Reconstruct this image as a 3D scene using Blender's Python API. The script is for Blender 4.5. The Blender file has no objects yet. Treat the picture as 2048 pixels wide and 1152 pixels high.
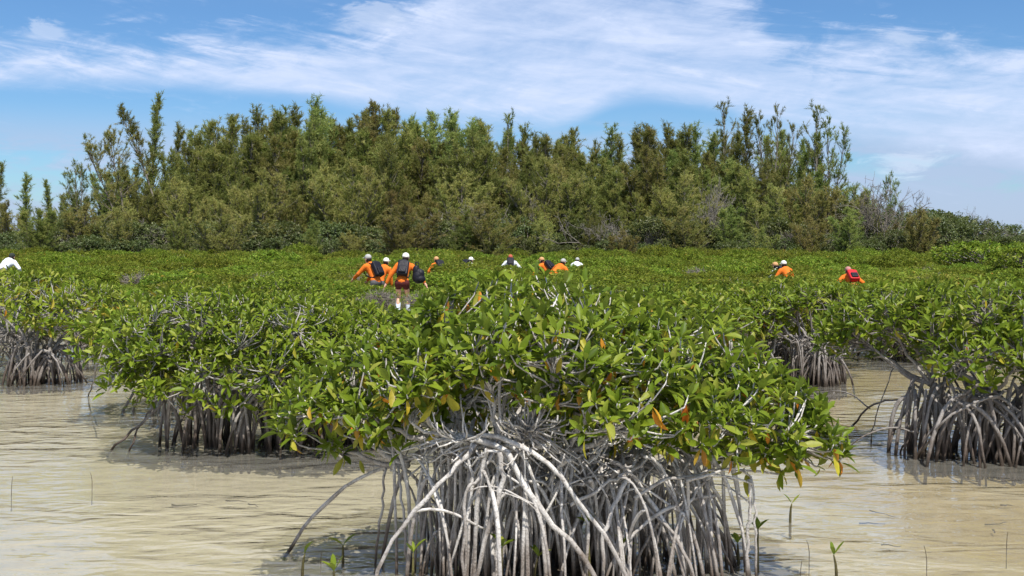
import bpy, bmesh, math, random
import numpy as np
from mathutils import Vector, Matrix

R = math.radians
sc = bpy.context.scene
C = sc.collection
UP = np.array((0.0, 0.0, 1.0))

# ------------------------------------------------------------------ camera
EYE = 1.6            # eye height above the water
FPX = 2196.0         # focal length in photo pixels (2048 wide)
HOR = 490.0          # horizon row in the photo
cam_d = bpy.data.cameras.new('camera')
cam = bpy.data.objects.new('camera', cam_d)
C.objects.link(cam)
cam.location = (0, 0, EYE)
cam.rotation_euler = (R(90), 0, 0)
cam_d.sensor_width = 36
cam_d.lens = 36 * FPX / 2048
cam_d.shift_y = -(576 - HOR) / 2048
cam_d.clip_start = 0.05
cam_d.clip_end = 5000
sc.camera = cam

# ------------------------------------------------------------------ sun + sky
SUN = Vector((0.16, -0.47, 0.88)).normalized()
sun_el = math.asin(SUN.z)
sun_az = math.atan2(SUN.x, SUN.y)
sd = bpy.data.lights.new('sun', 'SUN')
sd.energy = 5.0
sd.angle = R(0.5)
sd.color = (1.0, 0.95, 0.87)
sun = bpy.data.objects.new('sun', sd)
C.objects.link(sun)
sun.rotation_euler = SUN.to_track_quat('Z', 'Y').to_euler()

sc.view_settings.view_transform = 'Standard'
sc.view_settings.look = 'None'
sc.view_settings.exposure = 0.5
sc.view_settings.gamma = 1.0
sc.view_settings.use_curve_mapping = False
sc.cycles.use_denoising = True
sc.cycles.max_bounces = 8
sc.cycles.transparent_max_bounces = 12
sc.cycles.sample_clamp_indirect = 6.0


class NT:
    """tiny node-tree helper"""
    def __init__(self, tree):
        self.t = tree
        tree.nodes.clear()

    def n(self, typ, ins=None, **kw):
        nd = self.t.nodes.new(typ)
        for k, v in kw.items():
            setattr(nd, k, v)
        if ins:
            for k, v in ins.items():
                s = nd.inputs[k]
                if isinstance(v, bpy.types.NodeSocket):
                    self.t.links.new(v, s)
                else:
                    s.default_value = v
        return nd

    def math(self, op, a, b=0.0, c=None):
        nd = self.t.nodes.new('ShaderNodeMath')
        nd.operation = op
        for i, v in enumerate((a, b) if c is None else (a, b, c)):
            if isinstance(v, bpy.types.NodeSocket):
                self.t.links.new(v, nd.inputs[i])
            else:
                nd.inputs[i].default_value = v
        return nd.outputs[0]

    def smooth(self, x, a, b):
        nd = self.n('ShaderNodeMapRange', {'Value': x, 'From Min': a, 'From Max': b}, interpolation_type='SMOOTHSTEP')
        return nd.outputs['Result']

    def mix(self, f, a, b, blend='MIX'):
        nd = self.t.nodes.new('ShaderNodeMix')
        nd.data_type = 'RGBA'
        nd.blend_type = blend
        for key, v in ((0, f), (6, a), (7, b)):
            if isinstance(v, bpy.types.NodeSocket):
                self.t.links.new(v, nd.inputs[key])
            else:
                nd.inputs[key].default_value = v if key == 0 else (tuple(v) + (1,) if len(v) == 3 else v)
        return nd.outputs[2]

    def ramp(self, f, stops, interp='LINEAR'):
        nd = self.n('ShaderNodeValToRGB', {'Fac': f})
        cr = nd.color_ramp
        cr.interpolation = interp
        while len(cr.elements) < len(stops):
            cr.elements.new(0.5)
        for e, (p, c) in zip(cr.elements, stops):
            e.position = p
            e.color = tuple(c) + (1,)
        return nd.outputs['Color']

    def curve(self, x, pts):
        nd = self.n('ShaderNodeFloatCurve', {'Value': x})
        cv = nd.mapping.curves[0]
        while len(cv.points) < len(pts):
            cv.points.new(0.5, 0.5)
        for p, (a, b) in zip(cv.points, pts):
            p.location = (a, b)
            p.handle_type = 'AUTO'
        nd.mapping.update()
        return nd.outputs[0]

    def noise(self, vec, scale, detail=4, rough=0.55, dist=0.0):
        nd = self.n('ShaderNodeTexNoise', {'Vector': vec, 'Scale': scale, 'Detail': detail, 'Roughness': rough,
                                           'Distortion': dist})
        return nd.outputs[0]


def build_world():
    w = bpy.data.worlds.new('World')
    sc.world = w
    w.use_nodes = True
    t = NT(w.node_tree)
    sky = t.n('ShaderNodeTexSky', sky_type='NISHITA')
    sky.sun_disc = False
    sky.sun_elevation = sun_el
    sky.sun_rotation = sun_az
    sky.altitude = 0
    sky.air_density = 1.0
    sky.dust_density = 0.35
    sky.ozone_density = 2.5
    tc = t.n('ShaderNodeTexCoord').outputs['Generated']
    sep = t.n('ShaderNodeSeparateXYZ', {0: tc})
    x, y, z = sep.outputs
    el = t.math('ARCSINE', z)
    az = t.math('ARCTAN2', x, y)
    # clouds live on (azimuth, elevation), stretched along the horizon
    v = t.n('ShaderNodeCombineXYZ', {0: x, 1: y, 2: t.math('MULTIPLY', z, 3.2)}).outputs[0]
    n_big = t.noise(v, 3.0, 6, 0.6, 0.4)
    n_mid = t.noise(v, 9.0, 8, 0.62, 0.8)
    n_fine = t.noise(v, 22.0, 8, 0.65, 0.5)
    tilt = t.n('ShaderNodeCombineXYZ', {0: t.math('MULTIPLY_ADD', z, 1.9, x), 1: y,
                                        2: t.math('MULTIPLY_ADD', x, 0.9, t.math('MULTIPLY', z, 7.0))}).outputs[0]
    n_str = t.noise(tilt, 7.0, 9, 0.65, 0.6)
    # 0..1 across the field of view, the curves run on flat outside it
    u = t.math('MULTIPLY_ADD', az, 1.0 / 0.9, 0.5)

    def E(px, py):
        X = (px - 1024) / FPX
        Z = (HOR - py) / FPX
        return (min(1, max(0, math.atan(X) / 0.9 + 0.5)), math.atan(Z / math.hypot(1, X)) / 0.5)
    low = t.math('MULTIPLY', t.curve(u, [E(0, 185), E(300, 178), E(560, 200), E(760, 232), E(1000, 262), E(1130, 262),
                                         E(1240, 215), E(1400, 218), E(1520, 262), E(1800, 300), E(2048, 345)]), 0.5)
    upp = t.math('MULTIPLY', t.curve(u, [E(0, 95), E(250, 110), E(500, 92), E(680, 70), E(800, 40), E(900, -60),
                                         E(1300, -90), E(1480, -20), E(1560, 70), E(1750, 92), E(2048, 88)]), 0.5)
    wob = t.math('MULTIPLY', t.math('SUBTRACT', n_mid, 0.5), 0.05)
    wob2 = t.math('ADD', t.math('MULTIPLY', t.math('SUBTRACT', n_str, 0.5), 0.10), t.math('MULTIPLY', t.math('SUBTRACT', n_fine, 0.5), 0.07))
    m_lo = t.smooth(t.math('ADD', t.math('SUBTRACT', el, low), t.math('MULTIPLY', wob, 0.25)), -0.004, 0.020)
    m_up = t.smooth(t.math('ADD', t.math('SUBTRACT', upp, el), wob2), -0.020, 0.030)
    band = t.math('MULTIPLY', m_lo, m_up)
    dens = t.math('ADD', 0.34, t.math('MULTIPLY', t.smooth(t.math('MULTIPLY_ADD', n_str, 0.35, t.math('MULTIPLY_ADD', n_mid, 0.4, t.math('MULTIPLY', n_fine, 0.25))), 0.32, 0.64), 0.58))
    band = t.math('MULTIPLY', band, dens)
    # thin streaks everywhere
    wisp = t.math('MULTIPLY', t.smooth(t.math('MULTIPLY_ADD', n_str, 0.6, t.math('MULTIPLY', n_fine, 0.4)), 0.53, 0.72), 0.5)
    # high cloud above the frame
    high = t.math('MULTIPLY', t.smooth(n_big, 0.36, 0.58), t.smooth(el, 0.20, 0.32))
    high = t.math('MULTIPLY', high, 0.75)
    # low hazy lavender bank near the horizon
    n_low = t.noise(t.n('ShaderNodeCombineXYZ', {0: x, 1: y, 2: t.math('MULTIPLY', z, 6.0)}).outputs[0], 3.6, 6, 0.55, 0.2)
    lowm = t.math('MULTIPLY', t.smooth(t.math('MULTIPLY_ADD', n_low, 0.65, t.math('MULTIPLY', n_fine, 0.35)), 0.40, 0.54), t.smooth(el, 0.125, 0.070))
    lowm = t.math('MULTIPLY', lowm, 0.8)
    # small puffs
    def puff(px, py, r):
        X, Z = (px - 1024) / FPX, (HOR - py) / FPX
        a, e = math.atan(X), math.atan(Z / math.hypot(1, X))
        da = t.math('DIVIDE', t.math('SUBTRACT', az, a), 2.0)
        de = t.math('SUBTRACT', el, e)
        d = t.math('SQRT', t.math('ADD', t.math('MULTIPLY', da, da), t.math('MULTIPLY', de, de)))
        d = t.math('ADD', d, t.math('MULTIPLY', t.math('SUBTRACT', n_fine, 0.5), r * 4.5))
        return t.smooth(d, r, r * 0.2)
    pf = puff(1790, 72, 0.014)
    for a in ((1815, 328, 0.014), (770, 30, 0.020), (90, 62, 0.012), (1905, 72, 0.007)):
        pf = t.math('MAXIMUM', pf, puff(*a))
    hs = t.n('ShaderNodeHueSaturation', {'Hue': 0.5, 'Saturation': 1.04, 'Value': 1.0, 'Color': sky.outputs[0]}).outputs[0]
    blue = t.n('ShaderNodeMix', data_type='RGBA', blend_type='MULTIPLY')
    blue.inputs[0].default_value = 1.0
    t.t.links.new(hs, blue.inputs[6])
    blue.inputs[7].default_value = SKY_TINT
    base = blue.outputs[2]
    c1 = t.mix(lowm, base, LOWC)
    c2 = t.mix(t.math('MINIMUM', t.math('ADD', t.math('MAXIMUM', band, high), t.math('MULTIPLY', wisp, 0.6)), 0.93), c1, CLOUDC)
    c3 = t.mix(t.math('MULTIPLY', pf, 0.4), c2, CLOUDC2)
    bg = t.n('ShaderNodeBackground', {'Color': c3, 'Strength': 0.080})
    out = t.n('ShaderNodeOutputWorld')
    t.t.links.new(bg.outputs[0], out.inputs[0])


SKY_TINT = (0.64, 0.88, 1.12, 1)
LOWC = (4.3, 5.2, 7.2)
CLOUDC = (6.3, 7.2, 9.3)
CLOUDC2 = (7.6, 8.2, 9.6)
build_world()

# ------------------------------------------------------------------ materials
MATS = {}


def material(name):
    m = bpy.data.materials.new(name)
    m.use_nodes = True
    MATS[name] = m
    return m, NT(m.node_tree)


def finish(t, shader, disp=None):
    out = t.n('ShaderNodeOutputMaterial')
    t.t.links.new(shader, out.inputs['Surface'])


def leaf_material(name, stops, gloss=0.38, trans=0.28, spec=0.5, objvar=0.0, under=0.35):
    m, t = material(name)
    tint = t.n('ShaderNodeAttribute', attribute_name='tint').outputs['Fac']
    col = t.ramp(tint, stops)
    if objvar:
        oi = t.n('ShaderNodeObjectInfo').outputs['Random']
        hs = t.n('ShaderNodeHueSaturation', {'Color': col, 'Saturation': 1.0,
                                             'Hue': t.math('MULTIPLY_ADD', oi, 0.05 * objvar, 0.5 - 0.025 * objvar),
                                             'Value': t.math('MULTIPLY_ADD', oi, 0.5 * objvar, 1 - 0.25 * objvar)})
        col = hs.outputs[0]
    geo = t.n('ShaderNodeNewGeometry')
    pale = t.mix(0.5, col, (0.13, 0.17, 0.05))
    col2 = t.mix(t.math('MULTIPLY', geo.outputs['Backfacing'], under * 2), col, pale)
    blot = t.noise(geo.outputs['Position'], 60, 3)
    col2 = t.mix(t.math('MULTIPLY', t.smooth(blot, 0.35, 0.75), 0.35), col2, t.mix(0.5, col2, (0.02, 0.035, 0.01)))
    spot = t.smooth(t.noise(geo.outputs['Position'], 130, 2, 0.5), 0.68, 0.76)
    col2 = t.mix(t.math('MULTIPLY', spot, 0.7), col2, (0.16, 0.10, 0.03))
    p = t.n('ShaderNodeBsdfPrincipled', {'Base Color': col2, 'Roughness': gloss, 'Specular IOR Level': spec})
    tr = t.n('ShaderNodeBsdfTranslucent', {'Color': t.mix(0.35, col2, (0.20, 0.26, 0.02))})
    mx = t.n('ShaderNodeMixShader', {0: trans, 1: p.outputs[0], 2: tr.outputs[0]})
    finish(t, mx.outputs[0])
    return m


leaf_material('mangrove_leaf', [(0.0, (0.036, 0.062, 0.006)), (0.30, (0.105, 0.165, 0.009)), (0.62, (0.200, 0.262, 0.018)),
                                (0.78, (0.290, 0.300, 0.050)), (0.87, (0.46, 0.40, 0.03)), (0.93, (0.60, 0.34, 0.03)),
                                (1.0, (0.66, 0.16, 0.02))], 0.46, 0.34, 0.22)
leaf_material('mangrove_leaf_far', [(0.0, (0.036, 0.062, 0.007)), (0.30, (0.105, 0.160, 0.010)), (0.62, (0.200, 0.250, 0.020)),
                                    (0.78, (0.280, 0.285, 0.050)), (0.87, (0.30, 0.30, 0.04)), (0.93, (0.36, 0.25, 0.04)),
                                    (1.0, (0.40, 0.13, 0.02))], 0.5, 0.32, 0.2, objvar=1.0)
leaf_material('needle_foliage', [(0.0, (0.085, 0.115, 0.030)), (0.35, (0.185, 0.220, 0.058)), (0.7, (0.300, 0.305, 0.085)),
                                 (1.0, (0.410, 0.350, 0.125))], 0.6, 0.42, 0.25, objvar=1.25, under=0.0)
leaf_material('shrub_leaf', [(0.0, (0.034, 0.054, 0.014)), (0.4, (0.080, 0.108, 0.032)), (0.75, (0.150, 0.165, 0.058)),
                             (1.0, (0.19, 0.20, 0.09))], 0.45, 0.22, 0.4, objvar=0.8)


def bark_material(name, dry, mid, dark, wet, z0, z1, tide=False):
    m, t = material(name)
    geo = t.n('ShaderNodeNewGeometry')
    pos = geo.outputs['Position']
    st = t.n('ShaderNodeMapping', {'Vector': pos, 'Scale': (1, 1, 0.35)}).outputs[0]
    n1 = t.noise(st, 18, 6, 0.72)
    n2 = t.noise(pos, 90, 4, 0.6)
    n3 = t.noise(pos, 5, 3, 0.5)
    col = t.mix(t.smooth(n1, 0.40, 0.66), dry, mid)
    col = t.mix(t.math('MULTIPLY', t.smooth(n2, 0.52, 0.72), 0.7), col, dark)
    zz = t.n('ShaderNodeSeparateXYZ', {0: pos}).outputs[2]
    zz = t.math('ADD', zz, t.math('MULTIPLY', t.math('SUBTRACT', n3, 0.5), -0.5))
    stain = t.smooth(zz, z1, z0)
    col = t.mix(t.math('MULTIPLY', stain, t.math('MULTIPLY_ADD', n1, 0.9, 0.40)), col, wet)
    if tide:
        band = t.smooth(t.math('MULTIPLY_ADD', n1, 0.10, t.n('ShaderNodeSeparateXYZ', {0: pos}).outputs[2]), 0.15, 0.07)
        col = t.mix(t.math('MULTIPLY', band, 0.9), col, (0.026, 0.019, 0.013))
    rnd = t.n('ShaderNodeObjectInfo').outputs['Random']
    col = t.mix(t.math('MULTIPLY', t.smooth(rnd, 0.45, 1.0), 0.8), col, t.mix(0.55, col, tuple(0.5 * (a + b) for a, b in zip(dark, wet))))
    bp = t.n('ShaderNodeBump', {'Height': n2, 'Strength': 0.9, 'Distance': 0.008})
    p = t.n('ShaderNodeBsdfPrincipled', {'Base Color': col, 'Roughness': 0.8, 'Specular IOR Level': 0.25,
                                         'Normal': bp.outputs[0]})
    finish(t, p.outputs[0])


bark_material('root_bark_pale', (0.60, 0.58, 0.55), (0.34, 0.315, 0.29), (0.09, 0.072, 0.06), (0.085, 0.055, 0.036), -0.05, 0.46, True)
bark_material('root_bark_brown', (0.30, 0.28, 0.26), (0.17, 0.15, 0.135), (0.07, 0.055, 0.045), (0.055, 0.036, 0.025), 0.02, 0.40, True)
bark_material('branch_bark', (0.42, 0.40, 0.375), (0.24, 0.225, 0.205), (0.09, 0.075, 0.06), (0.1, 0.08, 0.06), -0.4, 0.05)
bark_material('tree_bark', (0.20, 0.18, 0.15), (0.13, 0.115, 0.095), (0.05, 0.04, 0.03), (0.05, 0.04, 0.03), -2, -1)
bark_material('dead_wood', (0.22, 0.20, 0.17), (0.15, 0.135, 0.115), (0.12, 0.10, 0.085), (0.1, 0.08, 0.06), -2, -1)
bark_material('seedling_stem', (0.10, 0.09, 0.03), (0.06, 0.05, 0.02), (0.03, 0.025, 0.015), (0.03, 0.02, 0.01), -0.1, 0.08)
bark_material('sunken_wood', (0.09, 0.07, 0.045), (0.06, 0.045, 0.03), (0.03, 0.02, 0.015), (0.05, 0.04, 0.03), -2, -1)


def cloth(name, col, var=0.25, rough=0.85):
    m, t = material(name)
    pos = t.n('ShaderNodeNewGeometry').outputs['Position']
    n = t.noise(pos, 9, 4)
    c = t.mix(t.math('MULTIPLY', n, var), col, tuple(v * 0.4 for v in col))
    bp = t.n('ShaderNodeBump', {'Height': t.noise(pos, 24, 3), 'Strength': 0.5, 'Distance': 0.02})
    p = t.n('ShaderNodeBsdfPrincipled', {'Base Color': c, 'Roughness': rough, 'Specular IOR Level': 0.2, 'Normal': bp.outputs[0]})
    finish(t, p.outputs[0])


cloth('orange_shirt', (0.72, 0.17, 0.02))
cloth('white_shirt', (0.74, 0.77, 0.82), 0.15)
cloth('dark_trousers', (0.09, 0.02, 0.02))
cloth('grey_trousers', (0.10, 0.10, 0.11))
cloth('black_nylon', (0.012, 0.012, 0.018), 0.3, 0.5)
cloth('red_nylon', (0.55, 0.02, 0.025), 0.3, 0.5)
cloth('white_cap', (0.78, 0.78, 0.70), 0.1)
cloth('grey_cap', (0.38, 0.38, 0.36), 0.2)
cloth('red_cap', (0.42, 0.10, 0.06), 0.2)
cloth('tan_cap', (0.55, 0.30, 0.14), 0.2)
cloth('pink_cap', (0.42, 0.20, 0.18), 0.2)
cloth('dark_cap', (0.03, 0.035, 0.03), 0.2)
cloth('skin', (0.62, 0.36, 0.26), 0.15, 0.55)
cloth('hair', (0.02, 0.013, 0.01), 0.3, 0.6)
cloth('pale_sock', (0.55, 0.62, 0.72), 0.2)


def ground_material():
    m, t = material('sandy_mud')
    pos = t.n('ShaderNodeNewGeometry').outputs['Position']
    n1 = t.noise(pos, 0.9, 6, 0.6, 0.6)
    n2 = t.noise(pos, 5.0, 5, 0.6)
    n3 = t.noise(pos, 38, 4, 0.6)
    vor = t.n('ShaderNodeTexVoronoi', {'Vector': t.n('ShaderNodeMapping', {'Vector': pos, 'Scale': (1, 1.6, 1)}).outputs[0],
                                       'Scale': 7.0, 'Randomness': 1.0}, feature='F1').outputs['Distance']
    sx = t.n('ShaderNodeSeparateXYZ', {0: pos}).outputs[0]
    algae = t.smooth(t.math('ADD', n1, t.math('MULTIPLY', sx, 0.07)), 0.48, 0.78)
    col = t.mix(algae, (0.46, 0.43, 0.345), (0.36, 0.295, 0.155))
    col = t.mix(t.math('MULTIPLY', t.smooth(n2, 0.45, 0.7), 0.18), col, (0.15, 0.115, 0.055))
    col = t.mix(t.math('MULTIPLY', t.smooth(n3, 0.5, 0.75), 0.25), col, (0.36, 0.32, 0.24))
    speck = t.math('MULTIPLY', t.smooth(vor, 0.16, 0.08), t.smooth(n2, 0.46, 0.6))
    col = t.mix(t.math('MULTIPLY', speck, 0.45), col, (0.09, 0.07, 0.04))
    y = t.n('ShaderNodeSeparateXYZ', {0: pos}).outputs[1]
    col = t.mix(t.smooth(y, 62, 70), col, (0.10, 0.085, 0.055))
    bp = t.n('ShaderNodeBump', {'Height': n2, 'Strength': 0.5, 'Distance': 0.03})
    p = t.n('ShaderNodeBsdfPrincipled', {'Base Color': col, 'Roughness': 0.9, 'Specular IOR Level': 0.1, 'Normal': bp.outputs[0]})
    finish(t, p.outputs[0])


def water_material():
    m, t = material('shallow_water')
    pos = t.n('ShaderNodeNewGeometry').outputs['Position']
    a = t.n('ShaderNodeMapping', {'Vector': pos, 'Scale': (2.6, 5.4, 1), 'Rotation': (0, 0, R(-5))}).outputs[0]
    b = t.n('ShaderNodeMapping', {'Vector': pos, 'Scale': (6.0, 11.0, 1), 'Rotation': (0, 0, R(9))}).outputs[0]
    c = t.n('ShaderNodeMapping', {'Vector': pos, 'Scale': (0.16, 0.30, 1)}).outputs[0]
    h1 = t.noise(a, 1.0, 2, 0.5, 0.3)
    h2 = t.noise(b, 1.0, 3, 0.55, 0.2)
    calm = t.smooth(t.noise(c, 1.0, 2), 0.36, 0.60)
    amp = t.math('MULTIPLY_ADD', calm, 0.75, 0.25)
    h = t.math('ADD', h1, t.math('MULTIPLY', h2, 0.22))
    bp = t.n('ShaderNodeBump', {'Height': t.math('MULTIPLY', h, amp), 'Strength': 1.0, 'Distance': 0.046})
    fr = t.n('ShaderNodeFresnel', {'IOR': 1.5, 'Normal': bp.outputs[0]})
    gl = t.n('ShaderNodeBsdfGlossy', {'Color': (1, 1, 1, 1), 'Roughness': 0.025, 'Normal': bp.outputs[0]})
    tr = t.n('ShaderNodeBsdfTransparent', {'Color': (0.93, 0.92, 0.84, 1)})
    df = t.n('ShaderNodeBsdfDiffuse', {'Color': (0.38, 0.365, 0.315, 1), 'Normal': bp.outputs[0]})
    body = t.n('ShaderNodeMixShader', {0: 0.25, 1: tr.outputs[0], 2: df.outputs[0]})
    mx = t.n('ShaderNodeMixShader', {0: fr.outputs[0], 1: body.outputs[0], 2: gl.outputs[0]})
    finish(t, mx.outputs[0])


ground_material()
water_material()

# ------------------------------------------------------------------ mesh helpers


def np_mesh(name, V, F, mat, attrs=None, smooth=False):
    """V (n,3), F (m,k) uniform faces, attrs: per-vertex floats"""
    V = np.ascontiguousarray(V, dtype=np.float32)
    F = np.ascontiguousarray(F, dtype=np.int32)
    me = bpy.data.meshes.new(name)
    k = F.shape[1]
    me.vertices.add(len(V))
    me.vertices.foreach_set('co', V.ravel())
    me.loops.add(F.size)
    me.loops.foreach_set('vertex_index', F.ravel())
    me.polygons.add(len(F))
    me.polygons.foreach_set('loop_start', np.arange(0, F.size, k, dtype=np.int32))
    if smooth:
        me.polygons.foreach_set('use_smooth', np.ones(len(F), dtype=bool))
    if attrs:
        for an, av in attrs.items():
            at = me.attributes.new(an, 'FLOAT', 'POINT')
            at.data.foreach_set('value', np.ascontiguousarray(av, dtype=np.float32))
    me.update(calc_edges=True)
    if mat:
        me.materials.append(MATS[mat])
    return me


def obj(name, me, parent=None, loc=(0, 0, 0), rot=(0, 0, 0), scale=(1, 1, 1)):
    o = bpy.data.objects.new(name, me)
    C.objects.link(o)
    o.parent = parent
    o.location = loc
    o.rotation_euler = rot
    o.scale = scale
    return o


def tag(o, label=None, cat=None, group=None, kind=None):
    if label:
        o['label'] = label
    if cat:
        o['category'] = cat
    if group:
        o['group'] = group
    if kind:
        o['kind'] = kind
    return o


def thing(name, label, cat, loc=(0, 0, 0), rotz=0.0, group=None):
    o = obj(name, None, None, loc, (0, 0, rotz))
    return tag(o, label, cat, group)


def unit(v):
    v = np.asarray(v, float)
    return v / (np.linalg.norm(v, axis=-1, keepdims=True) + 1e-12)


class Tubes:
    """collects tapered tubes made of quads"""
    def __init__(self):
        self.V, self.F, self.n = [], [], 0

    def add(self, P, r, sides=5):
        P = np.asarray(P, float)
        m = len(P)
        r = np.broadcast_to(np.asarray(r, float), (m,)) if np.ndim(r) < 2 else r
        T = np.gradient(P, axis=0)
        T = unit(T)
        ref = np.array((0.0, 0.0, 1.0)) if abs(T[:, 2]).mean() < 0.8 else np.array((1.0, 0.0, 0.0))
        A = unit(np.cross(T, ref))
        B = np.cross(T, A)
        th = np.arange(sides) * 2 * math.pi / sides
        ring = A[:, None, :] * np.cos(th)[None, :, None] + B[:, None, :] * np.sin(th)[None, :, None]
        V = P[:, None, :] + ring * np.asarray(r)[:, None, None]
        V = V.reshape(-1, 3)
        i = np.arange(m - 1)[:, None] * sides
        j = np.arange(sides)[None, :]
        j2 = (j + 1) % sides
        F = np.stack([i + j, i + j2, i + sides + j2, i + sides + j], -1).reshape(-1, 4)
        caps = []
        for base, flip in ((0, True), ((m - 1) * sides, False)):
            idx = [base + k for k in range(sides)]
            if flip:
                idx = idx[::-1]
            for k in range(1, sides - 1, 2):
                caps.append([idx[0], idx[k], idx[k + 1], idx[min(k + 2, sides - 1)]] if k + 2 < sides else
                            [idx[0], idx[k], idx[k + 1], idx[k + 1]])
        caps = [c for c in caps if len(set(c)) == 4]
        F = np.concatenate([F, np.array(caps, int).reshape(-1, 4)]) if caps else F
        self.V.append(V)
        self.F.append(F + self.n)
        self.n += len(V)
        return self

    def mesh(self, name, mat):
        return np_mesh(name, np.concatenate(self.V), np.concatenate(self.F), mat, smooth=True)


def bez(p0, p1, p2, p3, n):
    t = np.linspace(0, 1, n)[:, None]
    return (1 - t)**3 * p0 + 3 * (1 - t)**2 * t * p1 + 3 * (1 - t) * t * t * p2 + t**3 * p3


def spline(pts, n):
    """Catmull-Rom through the given points"""
    P = np.asarray(pts, float)
    P = np.vstack([2 * P[0] - P[1], P, 2 * P[-1] - P[-2]])
    m = len(P) - 3
    out = []
    for s in np.linspace(0, m - 1e-6, n):
        i = int(s)
        t = s - i
        a, b, c, d = P[i:i + 4]
        out.append(0.5 * ((2 * b) + (-a + c) * t + (2 * a - 5 * b + 4 * c - d) * t * t + (-a + 3 * b - 3 * c + d) * t**3))
    return np.array(out)


def at(px, py, d):
    """the point seen at photo pixel px,py at distance d"""
    return np.array(((px - 1024) / FPX * d, d, EYE - (py - HOR) / FPX * d))


def on_water(px, py, z=0.0):
    d = (EYE - z) * FPX / (py - HOR)
    return np.array(((px - 1024) / FPX * d, d, z))


# ------------------------------------------------------------------ leaves
def leaf_template(w=0.185, fold=0.10, curl=0.16, hi=True):
    if hi:
        ts = (0.0, 0.22, 0.52, 0.82, 1.0)
        ws = (0.0, 0.62, 1.0, 0.66, 0.0)
        V = []
        for t, k in zip(ts, ws):
            zc = -curl * t * t
            if k == 0:
                V.append((0, t, zc))
            else:
                V += [(-w * k, t, zc + fold * k), (0, t, zc), (w * k, t, zc + fold * k)]
        V = np.array(V)
        F = np.array([(0, 2, 1), (0, 3, 2), (1, 2, 5), (1, 5, 4), (2, 3, 6), (2, 6, 5), (4, 5, 8), (4, 8, 7), (5, 6, 9),
                      (5, 9, 8), (7, 8, 10), (8, 9, 10)])
    else:
        V = np.array([(0, 0, 0), (-w, 0.52, fold), (w, 0.52, fold), (0, 1, -curl * 0.7)])
        F = np.array([(0, 2, 3), (0, 3, 1)])
    return V, F


def perp(a):
    ref = np.where(np.abs(a[:, 2:3]) < 0.9, np.array((0, 0, 1.0)), np.array((1.0, 0, 0)))
    u = unit(np.cross(a, ref))
    return u, np.cross(a, u)


def rosette_leaves(rng, pos, axis, n_lo, n_hi, length, droop=0.0):
    """leaf frames for rosettes at branch tips: returns origin (m,3), basis (m,3,3) columns scaled, length (m)"""
    cnt = rng.integers(n_lo, n_hi + 1, len(pos))
    idx = np.repeat(np.arange(len(pos)), cnt)
    m = len(idx)
    a = axis[idx]
    u, v = perp(a)
    k = np.concatenate([np.arange(c) for c in cnt])
    phi = k * 2.4 + rng.uniform(0, 6.28, len(pos))[idx] + rng.normal(0, 0.25, m)
    frac = k / np.maximum(cnt[idx] - 1, 1)
    th = np.radians(22 + 62 * frac + rng.normal(0, 10, m) + droop)
    d = a * np.cos(th)[:, None] + (u * np.cos(phi)[:, None] + v * np.sin(phi)[:, None]) * np.sin(th)[:, None]
    d = unit(d)
    z = a - (a * d).sum(1, keepdims=True) * d
    z = unit(z + rng.normal(0, 0.18, (m, 3)))
    z = unit(z - (z * d).sum(1, keepdims=True) * d)
    x = np.cross(d, z)
    L = length * rng.uniform(0.58, 1.18, m) * (0.72 + 0.28 * frac)
    o = pos[idx] - a * (0.035 * frac * length / 0.11)[:, None]
    B = np.stack([x, d, z], -1)
    return o, B, L, idx


def leaves_mesh(name, o, B, L, tint, tmpl, mat):
    TV, TF = tmpl
    V = np.einsum('mij,kj->mki', B * L[:, None, None], TV) + o[:, None, :]
    F = TF[None] + (np.arange(len(o)) * len(TV))[:, None, None]
    return np_mesh(name, V.reshape(-1, 3), F.reshape(-1, 3), mat, {'tint': np.repeat(tint, len(TV))})


def leaf_tints(rng, m, base=0.46, spread=0.16, yellow=0.035, orange=0.006):
    t = np.clip(rng.normal(base, spread, m), 0.0, 0.76)
    q = rng.random(m)
    t[q < yellow] = rng.uniform(0.79, 0.90, (q < yellow).sum())
    t[q < orange] = rng.uniform(0.92, 1.0, (q < orange).sum())
    return t


# ------------------------------------------------------------------ mangrove generator
def sample_crown(rng, lumps, n, excl=(), zmin=0.0, shell=0.55):
    """rosette positions on / just inside the outside of a union of ellipsoids, with outward axes"""
    Cn = np.array([l[0] for l in lumps], float)
    Rd = np.array([l[1] for l in lumps], float)
    area = (Rd[:, 0] * Rd[:, 1] + Rd[:, 0] * Rd[:, 2] + Rd[:, 1] * Rd[:, 2])
    pr = area / area.sum()
    P, A = [], []
    got = 0
    while got < n:
        m = n * 2
        k = rng.choice(len(lumps), m, p=pr)
        d = unit(rng.normal(0, 1, (m, 3)))
        rr = 1 - shell * rng.random(m)**1.8
        p = Cn[k] + d * Rd[k] * rr[:, None]
        nrm = unit(d / Rd[k])
        q = (p[:, None, :] - Cn[None]) / Rd[None]
        inside = np.sqrt((q**2).sum(-1)).min(1)          # 1 at the union's surface
        ok = (inside > 1 - shell * 0.75) & (p[:, 2] > zmin) & ~((nrm[:, 2] < -0.55) & (rng.random(m) < 0.8))
        for c, r in excl:
            ok &= (((p - np.array(c)) / np.array(r))**2).sum(1) > 1
        P.append(p[ok])
        A.append(nrm[ok])
        got += ok.sum()
    P = np.concatenate(P)[:n]
    A = np.concatenate(A)[:n]
    ax = unit(A * 0.55 + UP * 0.85 + rng.normal(0, 0.28, (len(P), 3)))
    return P, ax


def kmeans(rng, P, k, it=6):
    c = P[rng.choice(len(P), k, replace=False)]
    for _ in range(it):
        lab = ((P[:, None] - c[None])**2).sum(-1).argmin(1)
        for j in range(k):
            if (lab == j).any():
                c[j] = P[lab == j].mean(0)
    return lab, c


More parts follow.
